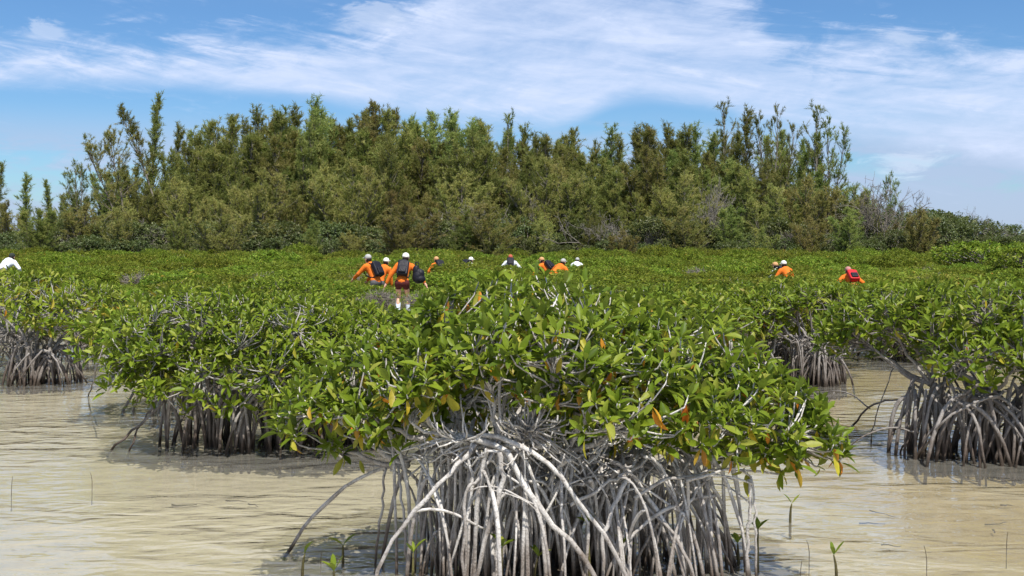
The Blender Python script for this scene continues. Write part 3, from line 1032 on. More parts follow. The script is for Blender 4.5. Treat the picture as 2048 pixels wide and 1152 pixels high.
right_hero = [([at(1830, 800, 8.6), at(1780, 800, 9.2), at(1740, 812, 9.5), on_water(1706, 850), on_water(1698, 870, -0.2)], 0.013, 0.015),
              ([at(1740, 818, 9.6), at(1715, 795, 9.9), at(1670, 780, 10.2), at(1632, 800, 10.3), on_water(1610, 832), on_water(1604, 845, -0.2)], 0.009, 0.013),
              ([at(1668, 783, 10.2), at(1655, 810, 10.2), on_water(1642, 842), on_water(1640, 855, -0.2)], 0.006, 0.006),
              ([at(1825, 760, 8.6), at(1815, 815, 8.6), at(1790, 855, 8.5), on_water(1776, 905), on_water(1772, 925, -0.2)], 0.022, 0.017),
              ([at(1880, 790, 8.3), at(1840, 820, 8.4), at(1815, 880, 8.4), on_water(1800, 905), on_water(1797, 925, -0.2)], 0.014, 0.013),
              ([at(1788, 730, 8.9), at(1770, 780, 8.9), at(1750, 840, 8.9), on_water(1742, 888), on_water(1740, 905, -0.2)], 0.008, 0.008),
              ([at(1838, 865, 8.3), at(1800, 858, 8.3), at(1760, 858, 8.25), at(1715, 880, 8.2), on_water(1690, 908, 0.0), on_water(1684, 915, -0.1)], 0.012, 0.006),
              ([at(2000, 790, 8.0), at(1940, 810, 7.9), at(1880, 850, 7.9), on_water(1835, 915), on_water(1825, 930, -0.2)], 0.016, 0.014),
              ([at(1790, 728, 8.9), at(1830, 755, 8.7), at(1870, 745, 8.6), at(1900, 720, 8.6)], 0.008, 0.012)]
detailed_mangrove(
    'mangrove', 'mangrove cut off at the right edge with arching roots reaching left', 37,
    lumps=[((3.75, 8.7, 0.98), (0.85, 0.85, 0.34)), ((3.1, 8.9, 0.98), (0.50, 0.6, 0.28)), ((4.4, 8.6, 0.95), (0.7, 0.8, 0.34)),
           ((3.5, 8.1, 0.76), (0.5, 0.4, 0.22)), ((2.75, 9.0, 0.86), (0.26, 0.35, 0.22)), ((4.1, 7.95, 0.76), (0.5, 0.4, 0.22))],
    hubs=[(3.25, 8.5, 0.52), (3.6, 8.2, 0.52), (4.0, 8.2, 0.54), (4.4, 8.3, 0.5), (3.6, 8.8, 0.55), (4.2, 8.8, 0.55)],
    feet=(3.72, 8.3, 0.82, 0.55), n_ros=900, n_root=170, leaf_len=0.112, zmin=0.46, n_limb=26, bark='root_bark_brown',
    hero=right_hero, tint=0.44, yellow=0.02, orange=0.001, root_r=(0.015, 0.012), indiv=200, branch='root_bark_brown')

farleft_hero = [([at(60, 705, 12.3), at(30, 740, 12.3), on_water(15, 772), on_water(12, 780, -0.2)], 0.015, 0.014),
                ([at(85, 700, 12.3), at(55, 735, 12.2), on_water(33, 773), on_water(30, 780, -0.2)], 0.016, 0.012),
                ([at(100, 705, 12.4), at(120, 735, 12.3), on_water(128, 772), on_water(130, 782, -0.2)], 0.014, 0.012),
                ([at(120, 710, 12.5), at(150, 735, 12.6), on_water(175, 765), on_water(180, 775, -0.2)], 0.017, 0.018),
                ([at(50, 730, 12.6), at(25, 720, 12.7), at(0, 735, 12.7), on_water(-20, 765), on_water(-25, 775, -0.2)], 0.013, 0.013)]
detailed_mangrove(
    'mangrove', 'yellowish mangrove at the left edge standing on splayed fan of roots', 41,
    lumps=[((-5.6, 13.1, 0.92), (0.95, 0.9, 0.36)), ((-4.98, 13.0, 0.78), (0.42, 0.6, 0.28)), ((-6.4, 13.2, 0.95), (0.8, 0.9, 0.36)),
           ((-5.2, 12.6, 0.74), (0.40, 0.4, 0.20))],
    hubs=[(-5.35, 12.7, 0.42), (-5.6, 12.8, 0.45), (-5.9, 12.9, 0.45), (-5.2, 13.0, 0.45)],
    feet=(-5.45, 12.75, 0.48, 0.40), n_ros=560, n_root=66, leaf_len=0.12, zmin=0.44, n_limb=18, bark='root_bark_brown',
    excl=[((-5.75, 12.2, 0.56), (0.5, 0.6, 0.17))], bare=60, bare_zone=((-5.75, 12.5, 0.58), (0.45, 0.3, 0.14)),
    hero=farleft_hero, tint=0.55, yellow=0.09, orange=0.012, root_r=(0.017, 0.013), indiv=120)
detailed_mangrove(
    'mangrove', 'small mangrove with a dense bald dome of grey roots right of centre', 43,
    lumps=[((3.45, 13.1, 0.92), (0.55, 0.7, 0.26)), ((2.9, 12.9, 0.80), (0.40, 0.5, 0.22)), ((3.9, 13.3, 0.90), (0.4, 0.6, 0.24))],
    hubs=[(3.35, 12.6, 0.46), (3.6, 12.6, 0.48), (3.8, 12.7, 0.44), (3.5, 12.9, 0.48)],
    feet=(3.53, 12.68, 0.40, 0.36), n_ros=300, n_root=120, leaf_len=0.12, zmin=0.5, n_limb=14, bark='root_bark_brown',
    excl=[((3.6, 12.4, 0.66), (0.42, 0.6, 0.26))], bare=150, bare_zone=((3.55, 12.55, 0.52), (0.38, 0.25, 0.12)),
    tint=0.46, yellow=0.04, orange=0.004, root_r=(0.013, 0.011), indiv=80, branch='root_bark_brown')
detailed_mangrove(
    'mangrove', 'low yellow-green mangrove beside the bald root dome, half hidden by the nearest crown', 44,
    lumps=[((2.70, 12.8, 0.66), (0.48, 0.5, 0.30)), ((2.25, 12.9, 0.75), (0.45, 0.5, 0.34))],
    hubs=[(2.75, 12.7, 0.36), (2.5, 12.8, 0.38), (3.0, 12.75, 0.30)],
    feet=(2.85, 12.65, 0.38, 0.28), n_ros=260, n_root=50, leaf_len=0.12, zmin=0.30, n_limb=10, bark='root_bark_brown',
    tint=0.56, yellow=0.07, orange=0.008, root_r=(0.013, 0.010), indiv=60)


def shade_mud_mound(cx, cy, rx, ry, seed, top=0.015):  # added dark hump under the roots, standing for shadow plus dark detritus
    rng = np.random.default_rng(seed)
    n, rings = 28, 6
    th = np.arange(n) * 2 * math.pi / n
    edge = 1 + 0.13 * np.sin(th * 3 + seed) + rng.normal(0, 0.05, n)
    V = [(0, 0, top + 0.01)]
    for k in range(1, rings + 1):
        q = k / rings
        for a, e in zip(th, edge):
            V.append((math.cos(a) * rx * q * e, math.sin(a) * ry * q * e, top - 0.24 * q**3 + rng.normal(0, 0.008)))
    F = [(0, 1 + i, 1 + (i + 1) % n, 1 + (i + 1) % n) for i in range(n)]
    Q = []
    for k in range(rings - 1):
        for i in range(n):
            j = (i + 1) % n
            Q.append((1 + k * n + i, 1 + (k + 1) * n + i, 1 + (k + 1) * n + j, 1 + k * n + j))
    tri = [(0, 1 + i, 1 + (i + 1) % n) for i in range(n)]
    me = bpy.data.meshes.new('shade_mud_mound')
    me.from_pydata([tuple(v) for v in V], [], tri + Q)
    me.materials.append(MATS['shade_detritus'])
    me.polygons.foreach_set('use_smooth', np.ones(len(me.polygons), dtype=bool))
    tag(obj('shade_mud_mound', me, None, (cx, cy, 0)), kind='structure')


mm, t_ = material('shade_detritus')  # dark brown carries the shade between the roots as well as detritus
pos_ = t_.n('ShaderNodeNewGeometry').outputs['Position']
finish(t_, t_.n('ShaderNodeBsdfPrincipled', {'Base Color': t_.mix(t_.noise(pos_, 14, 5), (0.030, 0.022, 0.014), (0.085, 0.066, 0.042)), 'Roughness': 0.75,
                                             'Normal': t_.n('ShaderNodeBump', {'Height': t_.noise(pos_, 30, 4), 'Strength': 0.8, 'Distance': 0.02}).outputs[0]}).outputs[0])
shade_mud_mound(0.30, 5.55, 0.80, 0.50, 1)
shade_mud_mound(-1.75, 9.0, 0.95, 0.40, 2)
shade_mud_mound(3.85, 8.45, 0.80, 0.45, 3)
shade_mud_mound(-5.45, 12.9, 0.40, 0.32, 4)
shade_mud_mound(3.53, 12.8, 0.36, 0.30, 5)

# ------------------------------------------------------------------ the mangrove field behind
def field_proto(seed, rad=1.0, h=1.15, ros=430, bare=0, tint=0.45, yellow=0.03):
    rng = np.random.default_rng(seed)
    lumps = [((0, 0, h * 0.66), (rad * 0.8, rad * 0.8, h * 0.33))]
    for i in range(5):
        a = i * 1.2566 + rng.uniform(-0.4, 0.4)
        q = rng.uniform(0.45, 0.65) * rad
        lumps.append(((math.cos(a) * q, math.sin(a) * q, h * rng.uniform(0.5, 0.68)),
                      (rad * rng.uniform(0.4, 0.55), rad * rng.uniform(0.4, 0.55), h * rng.uniform(0.24, 0.33))))
    T = Tubes()
    hubs = np.stack([rng.uniform(-0.3, 0.3, 5) * rad, rng.uniform(-0.3, 0.3, 5) * rad, rng.uniform(0.38, 0.5, 5)], -1)
    for i in range(34):
        a = rng.uniform(0, 6.283)
        q = rad * 0.62 * rng.random()**0.7
        f = np.array((math.cos(a) * q, math.sin(a) * q, -0.25))
        s = hubs[rng.integers(5)] + rng.normal(0, 0.08, 3)
        P, r = prop_root(rng, s, f, 0.015, 0.012, 6, 0.01)
        T.add(P, r, 4)
    me = fol = None
    tips = []
    if ros:
        P, ax = sample_crown(rng, lumps, ros, (), 0.28, 0.5)
        o, B, L, idx = rosette_leaves(rng, P, ax, 5, 8, 0.125)
        tn = np.clip(leaf_tints(rng, len(o), tint, 0.14, yellow, yellow * 0.1), 0, 1)
        cl = rng.normal(0, 0.09, len(P))[idx]
        g = tn < 0.77
        tn[g] = np.clip(tn[g] + cl[g], 0, 0.76)
        fol = leaves_mesh('foliage', o, B, L, tn, leaf_template(0.21, 0.10, 0.2, hi=False), 'mangrove_leaf_far')
        tips = list(P[rng.choice(len(P), min(60, len(P)), replace=False)] + (0, 0, 0.03))
    for i in range(bare):
        a = rng.uniform(0, 6.283)
        q = rad * 0.8 * rng.random()**0.5
        tips.append(np.array((math.cos(a) * q, math.sin(a) * q, h * rng.uniform(0.5, 0.95) * (1 - 0.35 * (q / rad)**2))))
    for q in tips:
        s = hubs[rng.integers(5)]
        T.add(bez(s, s + (q - s) * 0.4 + rng.normal(0, 0.08, 3), q - UP * 0.15 + rng.normal(0, 0.06, 3), q, 5), np.linspace(0.012, 0.005, 5), 4)
    rm = T.mesh('prop_roots', 'dead_wood' if bare else 'root_bark_brown')
    return fol, rm


protos = [field_proto(100 + i, 1.0, 1.15, 430, 0, 0.43 + 0.03 * (i % 3), 0.012 + 0.012 * (i % 4)) for i in range(6)]
yellow_proto = field_proto(140, 1.0, 1.1, 380, 30, 0.60, 0.12)
bare_protos = [field_proto(150 + i, 0.8, 0.85, 40, 170, 0.5, 0.1) for i in range(2)]


def place_bush(proto, x, y, rz, s, sz, label, group, name='mangrove'):
    t = thing(name, label, 'mangrove', (x, y, 0), rz, group)
    t.scale = (s, s, sz)
    fol, rm = proto
    r = obj('prop_roots', rm, t)
    r['kind'] = 'stuff'
    if fol:
        f = obj('foliage', fol, t)
        f['kind'] = 'stuff'
    return t


def water_gap(x, d):
    px = 1024 + x / d * FPX
    if d < 10.6:
        return True
    if x > 1.7 and d < (15.6 if px > 1650 else 14.2):
        return True
    if x < -3.2 and d < 14.2:
        return True
    if px < 265 and px > 150 and d < 19:
        return True
    if abs(x - (795 - 1024) / FPX * d) < 1.15 and 16.5 < d < 29.2:
        return True
    return False


BARE_SPOTS = [(275, 22, 0.8), (210, 18.5, 0.62), (280, 33, 1.0), (1335, 18, 0.85), (455, 16.5, 0.7), (760, 26.2, 0.65), (835, 25.5, 0.6), (1400, 40, 1.0),
              (1960, 21, 0.75), (170, 15.2, 0.6), (1480, 24, 0.7), (600, 22, 0.6), (1240, 24, 0.7), (1800, 24, 0.7), (520, 34, 0.9), (380, 40, 0.9),
              (1650, 21, 0.6), (1120, 30, 0.8), (1850, 33, 0.9), (60, 19, 0.7)]
rng = np.random.default_rng(5)
pts = []
for (px, d, s) in BARE_SPOTS:
    pts.append(((px - 1024) / FPX * d, d, 0.8))
nb = len(pts)
cand = 26000
cd = 10.6 + (68 - 10.6) * rng.random(cand)**0.75
cxx = rng.uniform(-1, 1, cand) * (cd * 0.475 + 1.6)
order = np.argsort(cd)
acc = [np.array(pts)]
A = np.zeros((6000, 2))
n_a = 0
for p in pts:
    A[n_a] = p[:2]
    n_a += 1
sel = []
for i in order:
    x, d = cxx[i], cd[i]
    if water_gap(x, d) or (d > 15 and math.sin(x * 1.7 + 3 * math.sin(d * 0.31)) * math.sin(d * 0.9 + x * 0.6) > 0.86):
        continue
    sp = 1.38 + 0.012 * d
    if n_a and (((A[:n_a] - (x, d))**2).sum(1) < sp * sp).any():
        continue
    A[n_a] = (x, d)
    n_a += 1
    sel.append((x, d))
far_pts = []
FIELD_D = 27.0
g_field = 'mangroves of the low green field before the tree line'
for (x, d) in sel:
    px = 1024 + x / d * FPX
    rz = rng.uniform(0, 6.28)
    s = rng.uniform(0.88, 1.22)
    sz = rng.uniform(0.72, 1.18) * np.interp(d, (11, 14, 20, 28, 34, 40, 48, 60), (0.98, 0.86, 0.70, 0.63, 0.70, 0.79, 0.92, 1.10))
    sz *= 1 + 0.16 * math.sin(x * 0.9 + d * 0.35) * math.sin(d * 0.6 + 1.0 - x * 0.3)
    if abs(x - (795 - 1024) / FPX * d) < 1.3 and d < 24:
        sz = min(sz, (EYE - 125 / FPX * d) / 1.25)
    if d > FIELD_D:
        far_pts.append((x, d, rz, s, sz))
        continue
    yel = px < 420 and d < 24 and rng.random() < 0.7
    pr = yellow_proto if yel else protos[rng.integers(6)]
    if yel:
        place_bush(pr, x, d, rz, s, sz, 'yellowish low mangrove at the left behind the root fan', 'yellowish mangroves at the left')
    else:
        place_bush(pr, x, d, rz, s, sz, 'low green mangrove packed among its neighbours in the field before the trees', g_field)
for k, (px, d, s) in enumerate(BARE_SPOTS):
    place_bush(bare_protos[k % 2], (px - 1024) / FPX * d, d, rng.uniform(0, 6.28), s, s * 0.95 + 0.1,
               'nearly leafless mangrove of grey twigs in a gap of the field', 'leafless grey mangroves')
# taller dark mangroves at the right end of the field
for k, (px, d, s, sz, lb) in enumerate([
        (1985, 45, 2.3, 1.55, 'large rounded mangrove mound under the right end of the tree line'),
        (2075, 38, 1.8, 1.45, 'mangrove mound cut off by the right edge below the tree line')]):
    place_bush(protos[k + 1], (px - 1024) / FPX * d, d, 1.0 + k, s, sz, lb, None)

# the rest of the field: one mass, bush meshes set out on points
def thicket():
    P = np.array(far_pts)
    me = bpy.data.meshes.new('mangrove_thicket')
    me.vertices.add(len(P))
    co = np.zeros((len(P), 3), np.float32)
    co[:, :2] = P[:, :2]
    me.vertices.foreach_set('co', co.ravel())
    rot = me.attributes.new('rot', 'FLOAT_VECTOR', 'POINT')
    rv = np.zeros((len(P), 3), np.float32)
    rv[:, 2] = P[:, 2]
    rot.data.foreach_set('vector', rv.ravel())
    scl = me.attributes.new('scl', 'FLOAT_VECTOR', 'POINT')
    sv = np.stack([P[:, 3] * 1.05, P[:, 3] * 1.05, P[:, 4]], -1).astype(np.float32)
    scl.data.foreach_set('vector', sv.ravel())
    o = obj('mangrove_thicket', me)
    tag(o, 'distant low mangroves reading as one green mass before the tree line', 'mangroves', None, 'stuff')
    ng = bpy.data.node_groups.new('thicket', 'GeometryNodeTree')
    ng.interface.new_socket('Geometry', in_out='INPUT', socket_type='NodeSocketGeometry')
    ng.interface.new_socket('Geometry', in_out='OUTPUT', socket_type='NodeSocketGeometry')
    N, Lk = ng.nodes, ng.links
    gi, go = N.new('NodeGroupInput'), N.new('NodeGroupOutput')
    join = N.new('GeometryNodeJoinGeometry')
    src = {}
    for ob in list(C.objects):
        if ob.data in [p[0] for p in protos] + [yellow_proto[0], bare_protos[0][1]] and ob.data.name not in src:
            src[ob.data.name] = ob
    for ob in list(src.values())[::-1]:
        oi = N.new('GeometryNodeObjectInfo')
        oi.inputs['Object'].default_value = ob
        oi.transform_space = 'ORIGINAL'
        oi.inputs['As Instance'].default_value = True
        Lk.new(oi.outputs['Geometry'], join.inputs[0])
    iop = N.new('GeometryNodeInstanceOnPoints')
    iop.inputs['Pick Instance'].default_value = True
    m2p = N.new('GeometryNodeMeshToPoints')
    Lk.new(gi.outputs[0], m2p.inputs[0])
    Lk.new(m2p.outputs[0], iop.inputs['Points'])
    Lk.new(join.outputs[0], iop.inputs['Instance'])
    for nm, sock in (('rot', 'Rotation'), ('scl', 'Scale')):
        a = N.new('GeometryNodeInputNamedAttribute')
        a.data_type = 'FLOAT_VECTOR'
        a.inputs['Name'].default_value = nm
        Lk.new(a.outputs[0], iop.inputs[sock])
    Lk.new(iop.outputs[0], go.inputs[0])
    md = o.modifiers.new('thicket', 'NODES')
    md.node_group = ng


thicket()

# ------------------------------------------------------------------ tree line
def strands_mesh(name, o, d, L, w, tint, rng, mat):
    m = len(o)
    r = unit(np.cross(d, unit(rng.normal(0, 1, (m, 3)))))
    n = np.cross(d, r)
    bend = rng.normal(0, 0.12, m)[:, None] * L[:, None] * n - UP * (0.10 * L)[:, None]
    mid = o + d * (L * 0.5)[:, None] + bend * 0.35
    tip = o + d * L[:, None] + bend
    W = (w * rng.uniform(0.7, 1.3, m))[:, None]
    V = np.stack([o - r * W * 0.6, o + r * W * 0.6, mid + r * W, mid - r * W, tip], 1)
    F = np.array([(0, 1, 2), (0, 2, 3), (3, 2, 4)])[None] + (np.arange(m) * 5)[:, None, None]
    return np_mesh(name, V.reshape(-1, 3), F.reshape(-1, 3), mat, {'tint': np.repeat(tint, 5)})


def casuarina(seed, H=10.0, spread=2.0, lean=(0, 0), nbr=75, nsub=10, nstr=13, up0=40, tip_only=0.2, tint=0.45, bare_low=0.12,
              leaders=1, flare=1.6, wid=0.013):
    rng = np.random.default_rng(seed)
    k = 14
    tt = np.linspace(0, 1, k)
    TT, T = Tubes(), Tubes()
    O, D, Ls, tn = [], [], [], []
    for ld in range(leaders):
        a0 = ld * 2.4 + rng.uniform(0, 0.8)
        hl = H * (1.0 if ld == 0 else rng.uniform(0.66, 0.98))
        fx = 0.0 if ld == 0 else flare * rng.uniform(0.45, 1.0)
        lx, ly = lean[0] + math.cos(a0) * fx, lean[1] + math.sin(a0) * fx
        trunk = np.stack([lx * tt**1.2 + 0.12 * np.sin(tt * 5 + seed + ld), ly * tt**1.2 + 0.12 * np.cos(tt * 4 + seed + ld), hl * 0.97 * tt], -1)
        trunk -= trunk[0] - np.array((math.cos(a0), math.sin(a0), 0)) * (0.0 if ld == 0 else 0.12)
        TT.add(trunk, np.linspace(0.11 if ld == 0 else 0.07, 0.012, k) * H / 10, 6)
        ltint = rng.normal(0, 0.07)
        ga = rng.uniform(0, 6)
        for i in range(nbr):
            t = bare_low + (0.99 - bare_low) * ((i + rng.random()) / nbr)**0.9
            b = np.array([np.interp(t, tt, trunk[:, c]) for c in range(3)])
            ga += 2.4 + rng.normal(0, 0.3)
            prof = (1 - t)**0.58 + 0.21
            ln = spread * prof * rng.uniform(0.45, 1.35) * (hl / H)**0.5
            el = np.radians(up0 + 4 + (73 - up0) * t**1.4 + rng.normal(0, 12))
            d0 = np.array((math.cos(ga) * math.cos(el), math.sin(ga) * math.cos(el), math.sin(el)))
            e = b + d0 * ln + UP * ln * 0.15
            br = bez(b, b + d0 * ln * 0.35, b + d0 * ln * 0.7 + UP * ln * 0.02, e, 6) + rng.normal(0, 0.02, (6, 3))
            T.add(br, np.linspace(0.030, 0.007, 6) * (0.5 + prof), 3)
            btint = rng.normal(0, 0.13) + 0.12 * (t - 0.5) + ltint
            ns = max(3, int(nsub * (0.4 + 0.75 * prof) * rng.uniform(0.6, 1.3)))
            for j in range(ns):
                s = tip_only + (1 - tip_only) * rng.random()**0.8
                p = np.array([np.interp(s, np.linspace(0, 1, 6), br[:, c]) for c in range(3)])
                sd_ = unit(d0 * 0.75 + UP * rng.uniform(0.0, 0.8) + rng.normal(0, 0.45, 3))
                sl = rng.uniform(0.25, 0.75) * (0.5 + 0.5 * prof) * H / 10
                m = max(8, int(nstr * 2.1 * rng.uniform(0.6, 1.3)))
                q = rng.random(m)
                O.append(p + sd_ * (q * sl)[:, None])
                D.append(unit(sd_ * 0.8 + UP * rng.uniform(-0.15, 0.95) + rng.normal(0, 0.55, (m, 3))))
                Ls.append(rng.uniform(0.12, 0.36, m) * H / 10)
                tn.append(np.clip(rng.normal(tint + btint, 0.15, m), 0, 1))
    O, D, Ls, tn = np.concatenate(O), np.concatenate(D), np.concatenate(Ls), np.concatenate(tn)
    fm = strands_mesh('crown', O, D, Ls, wid * H / 10, tn, rng, 'needle_foliage')
    return dict(trunk=TT.mesh('trunk', 'tree_bark'), branches=T.mesh('branches', 'tree_bark'), crown=fm, H=H)


def broad_shrub(seed, rad=1.6, h=2.6, n=900, leaf=0.17, tint=0.4):
    rng = np.random.default_rng(seed)
    lumps = [((0, 0, h * 0.5), (rad * 0.7, rad * 0.7, h * 0.42))]
    for i in range(8):
        a = rng.uniform(0, 6.28)
        q = rng.uniform(0.35, 0.75) * rad
        lumps.append(((math.cos(a) * q, math.sin(a) * q, h * rng.uniform(0.3, 0.78)), tuple(rng.uniform(0.3, 0.48, 3) * (rad, rad, h * 0.55))))
    P, ax = sample_crown(rng, lumps, n, (), 0.1, 0.6)
    o, B, L, idx = rosette_leaves(rng, P, ax, 4, 7, leaf)
    tn = np.clip(rng.normal(tint, 0.16, len(o)) + rng.normal(0, 0.12, len(P))[idx], 0, 1)
    fol = leaves_mesh('crown', o, B, L, tn, leaf_template(0.24, 0.10, 0.2, hi=False), 'shrub_leaf')
    T = Tubes()
    for q in P[rng.choice(len(P), 36, replace=False)]:
        s = np.array((rng.normal(0, 0.15), rng.normal(0, 0.15), 0))
        T.add(bez(s, s + UP * h * 0.3 + rng.normal(0, 0.1, 3), q - UP * 0.3, q + ax[0] * 0.1, 6), np.linspace(0.04, 0.008, 6), 4)
    return dict(trunk=T.mesh('stems', 'dead_wood'), crown=fol, H=h)


def dead_shrub(seed, h=2.6, spread=1.2, n=26, up=0.8):
    rng = np.random.default_rng(seed)
    T = Tubes()
    def grow(p, d, ln, r, lvl):
        e = p + d * ln
        r = max(r, 0.006)
        P = bez(p, p + d * ln * 0.35 + rng.normal(0, 0.05 * ln, 3), p + d * ln * 0.7 + rng.normal(0, 0.08 * ln, 3), e, 5)
        T.add(P, np.linspace(r, r * 0.55, 5), 4)
        if lvl == 0:
            return
        for _ in range(rng.integers(2, 5)):
            q = P[rng.integers(2, 5)]
            nd = unit(d * 0.8 + rng.normal(0, 0.5, 3) + UP * 0.15)
            grow(q, nd, ln * rng.uniform(0.45, 0.75), r * 0.6, lvl - 1)
    for i in range(6):
        d = unit(np.array((rng.normal(0, spread * 0.45), rng.normal(0, spread * 0.45), up)))
        grow(np.array((rng.normal(0, 0.1), rng.normal(0, 0.1), 0.0)), d, h * rng.uniform(0.4, 0.55), 0.026, 4)
    return dict(trunk=T.mesh('trunk', 'dead_wood'), H=h)


CAS = [casuarina(200, 10, 1.9, (0, 0), 55, 9, 12, leaders=4, flare=1.9), casuarina(201, 10, 1.7, (0.4, 0), 55, 9, 12, leaders=3, flare=1.5),
       casuarina(202, 10, 2.2, (-0.5, 0.2), 55, 9, 12, up0=30, leaders=4, flare=2.2),
       casuarina(203, 10, 1.8, (0.2, -0.3), 55, 9, 12, tint=0.55, leaders=5, flare=2.0),
       casuarina(204, 10, 2.0, (0.7, 0.2), 55, 9, 12, tint=0.38, leaders=3, flare=1.8)]
PLUME = [casuarina(210, 10, 0.95, (0.3, 0), 60, 7, 11, up0=52), casuarina(211, 10, 1.15, (-0.3, 0.2), 60, 8, 11, up0=48)]
OPEN = [casuarina(220, 10, 2.2, (0.5, 0), 30, 5, 14, up0=32, tip_only=0.62, tint=0.35, bare_low=0.25, leaders=2, flare=1.6),
        casuarina(221, 10, 2.4, (-0.6, 0), 26, 5, 14, up0=28, tip_only=0.66, tint=0.32, bare_low=0.3, leaders=3, flare=2.0)]
LEAN = casuarina(230, 10, 1.0, (-3.7, 0.2), 34, 6, 13, up0=45, tip_only=0.45, tint=0.5, bare_low=0.55)
FLAT = casuarina(231, 10, 3.0, (-1.5, 0), 36, 8, 14, up0=12, tip_only=0.45, tint=0.5, bare_low=0.35, leaders=2, flare=2.0)
LOWC_ = [casuarina(240, 10, 2.8, (0.3, 0.2), 48, 10, 12, up0=38, tint=0.62, bare_low=0.04, leaders=4, flare=3.4, wid=0.015),
         casuarina(241, 10, 2.6, (-0.4, 0), 48, 10, 12, up0=45, tint=0.72, bare_low=0.04, leaders=4, flare=3.2, wid=0.015)]
SHRUB = [broad_shrub(300 + i, 1.6, 2.6, 800, 0.17, 0.33 + 0.07 * i) for i in range(4)]
DEAD = [dead_shrub(320), dead_shrub(321, up=1.3), dead_shrub(322, spread=1.8)]


def place_tree(pr, px, topy, D, rz, label, group, cat='tree', name='casuarina_tree', wide=1.0, hmin=0.8):
    x = (px - 1024) / FPX * D
    gz = float(bed_z(np.array(x), np.array(D)))
    top = EYE + (HOR - topy) / FPX * D
    s = max(hmin, top - gz) / pr['H'] * (0.98 if 'branches' in pr else 1.0)
    t = thing(name, label, cat, (x, D, gz - 0.03), rz, group)
    t.scale = (s * wide, s * wide, s)
    obj('trunk', pr['trunk'], t)
    if 'branches' in pr:
        b = obj('branches', pr['branches'], t)
        b['kind'] = 'stuff'
    if 'crown' in pr:
        c = obj('crown', pr['crown'], t)
        c['kind'] = 'stuff'
    return t


rng = np.random.default_rng(9)
G1 = 'feathery trees along the crest of the tree line'
crest = [(412, 250), (440, 238), (462, 232), (512, 226), (545, 224), (588, 218), (622, 208), (655, 238), (688, 236), (724, 222), (757, 205),
         (782, 222), (820, 236), (872, 224), (898, 234), (925, 232), (965, 242), (1030, 258), (1075, 268), (1110, 282), (1150, 258),
         (1205, 256), (1240, 268), (1270, 250), (1300, 252), (1337, 250), (1375, 256), (1405, 268), (390, 272), (1480, 262), (1560, 262), (1610, 275)]
for i, (px, ty) in enumerate(crest):
    pr = (PLUME + CAS)[rng.integers(7)] if i % 3 else CAS[rng.integers(5)]
    place_tree(pr, px + rng.uniform(-4, 4), ty, rng.uniform(82, 90), rng.uniform(0, 6.28), 'tall feathery olive tree rising to the crest of the tree line', G1, wide=rng.uniform(1.0, 1.3))
place_tree(LEAN, 345, 203, 77, 0.0, 'tall tree leaning far left over the left end of the trees', None)
place_tree(PLUME[0], 306, 183, 82, 0.4, 'tallest narrow plume-shaped tree at the left of the tree line', None)
place_tree(PLUME[1], 366, 245, 83, 1.4, 'thin pointed tree right of the tall left plume', None)
place_tree(FLAT, 255, 268, 77, 0.2, 'flat-topped spreading tree beneath the leaning trunk at left', None)
place_tree(OPEN[1], 165, 330, 77, 0.0, 'sparse open-branched tree at the left shoulder of the tree line', None)
place_tree(OPEN[0], 1005, 230, 84, 0.8, 'dark open-topped tree standing over the middle of the tree line', None)
place_tree(OPEN[0], 1450, 206, 80, 2.2, 'tall tree with a spreading tufted top right of the middle', None, wide=0.9)
place_tree(PLUME[1], 1500, 212, 82, 2.0, 'slim upright tree beside the tall tufted one', None)
place_tree(OPEN[1], 1548, 224, 81, 4.0, 'thin airy tree between the tufted tree and the tall open one', None, wide=0.8)
place_tree(OPEN[0], 1632, 216, 79, 5.2, 'tall open dark-tufted tree at the right end of the high trees', None)
place_tree(OPEN[1], 1655, 250, 80, 1.2, 'airy dark tree leaning right at the right end of the high trees', None, wide=0.9)
for i, (px, ty, lb) in enumerate([(-8, 322, 'narrow tree cut off by the left edge'), (60, 345, 'small pointed tree second from the left edge'),
                                  (100, 358, 'small pointed tree third from the left edge')]):
    place_tree(PLUME[i % 2], px, ty, 80 + i, i * 1.7, lb, None, wide=1.3)

G2 = 'olive trees in the body of the tree line'
sil = np.array([(0, 430), (110, 415), (180, 392), (260, 352), (330, 325), (400, 268), (600, 240), (800, 245), (1000, 262), (1200, 275), (1400, 280), (1600, 300),
                (1680, 340), (1740, 400), (1830, 440), (2060, 470)])
for px, ty, wd in ((215, 345, 1.2), (270, 330, 1.1), (150, 385, 1.3), (345, 300, 0.9), (1705, 372, 1.4), (1748, 398, 1.5), (1792, 412, 1.6)):
    place_tree(CAS[int(px) % 5], px, ty, rng.uniform(80, 84), px * 0.1, 'olive feathery tree in the dense middle of the tree line', G2, wide=wd)
px = 120.0
while px < 1690:
    ty = np.interp(px, sil[:, 0], sil[:, 1]) + rng.uniform(14, 60)
    place_tree(CAS[rng.integers(5)], px, ty, rng.uniform(77, 82), rng.uniform(0, 6.28), 'olive feathery tree in the dense middle of the tree line', G2, wide=rng.uniform(1.05, 1.4))
    px += rng.uniform(32, 52)
G3 = 'low yellowish trees at the foot of the tree line'
px = 10.0
while px < 1800:
    ty = max(np.interp(px, sil[:, 0], sil[:, 1]) + 40, rng.uniform(318, 400))
    if px > 1690 or px < 130:
        ty = rng.uniform(400, 440)
    place_tree(LOWC_[rng.integers(2)] if rng.random() < 0.65 else CAS[rng.integers(5)], px, ty, rng.uniform(73, 77), rng.uniform(0, 6.28),
               'low bushy yellowish tree at the foot of the tree line', G3, wide=1.3)
    px += rng.uniform(46, 74)
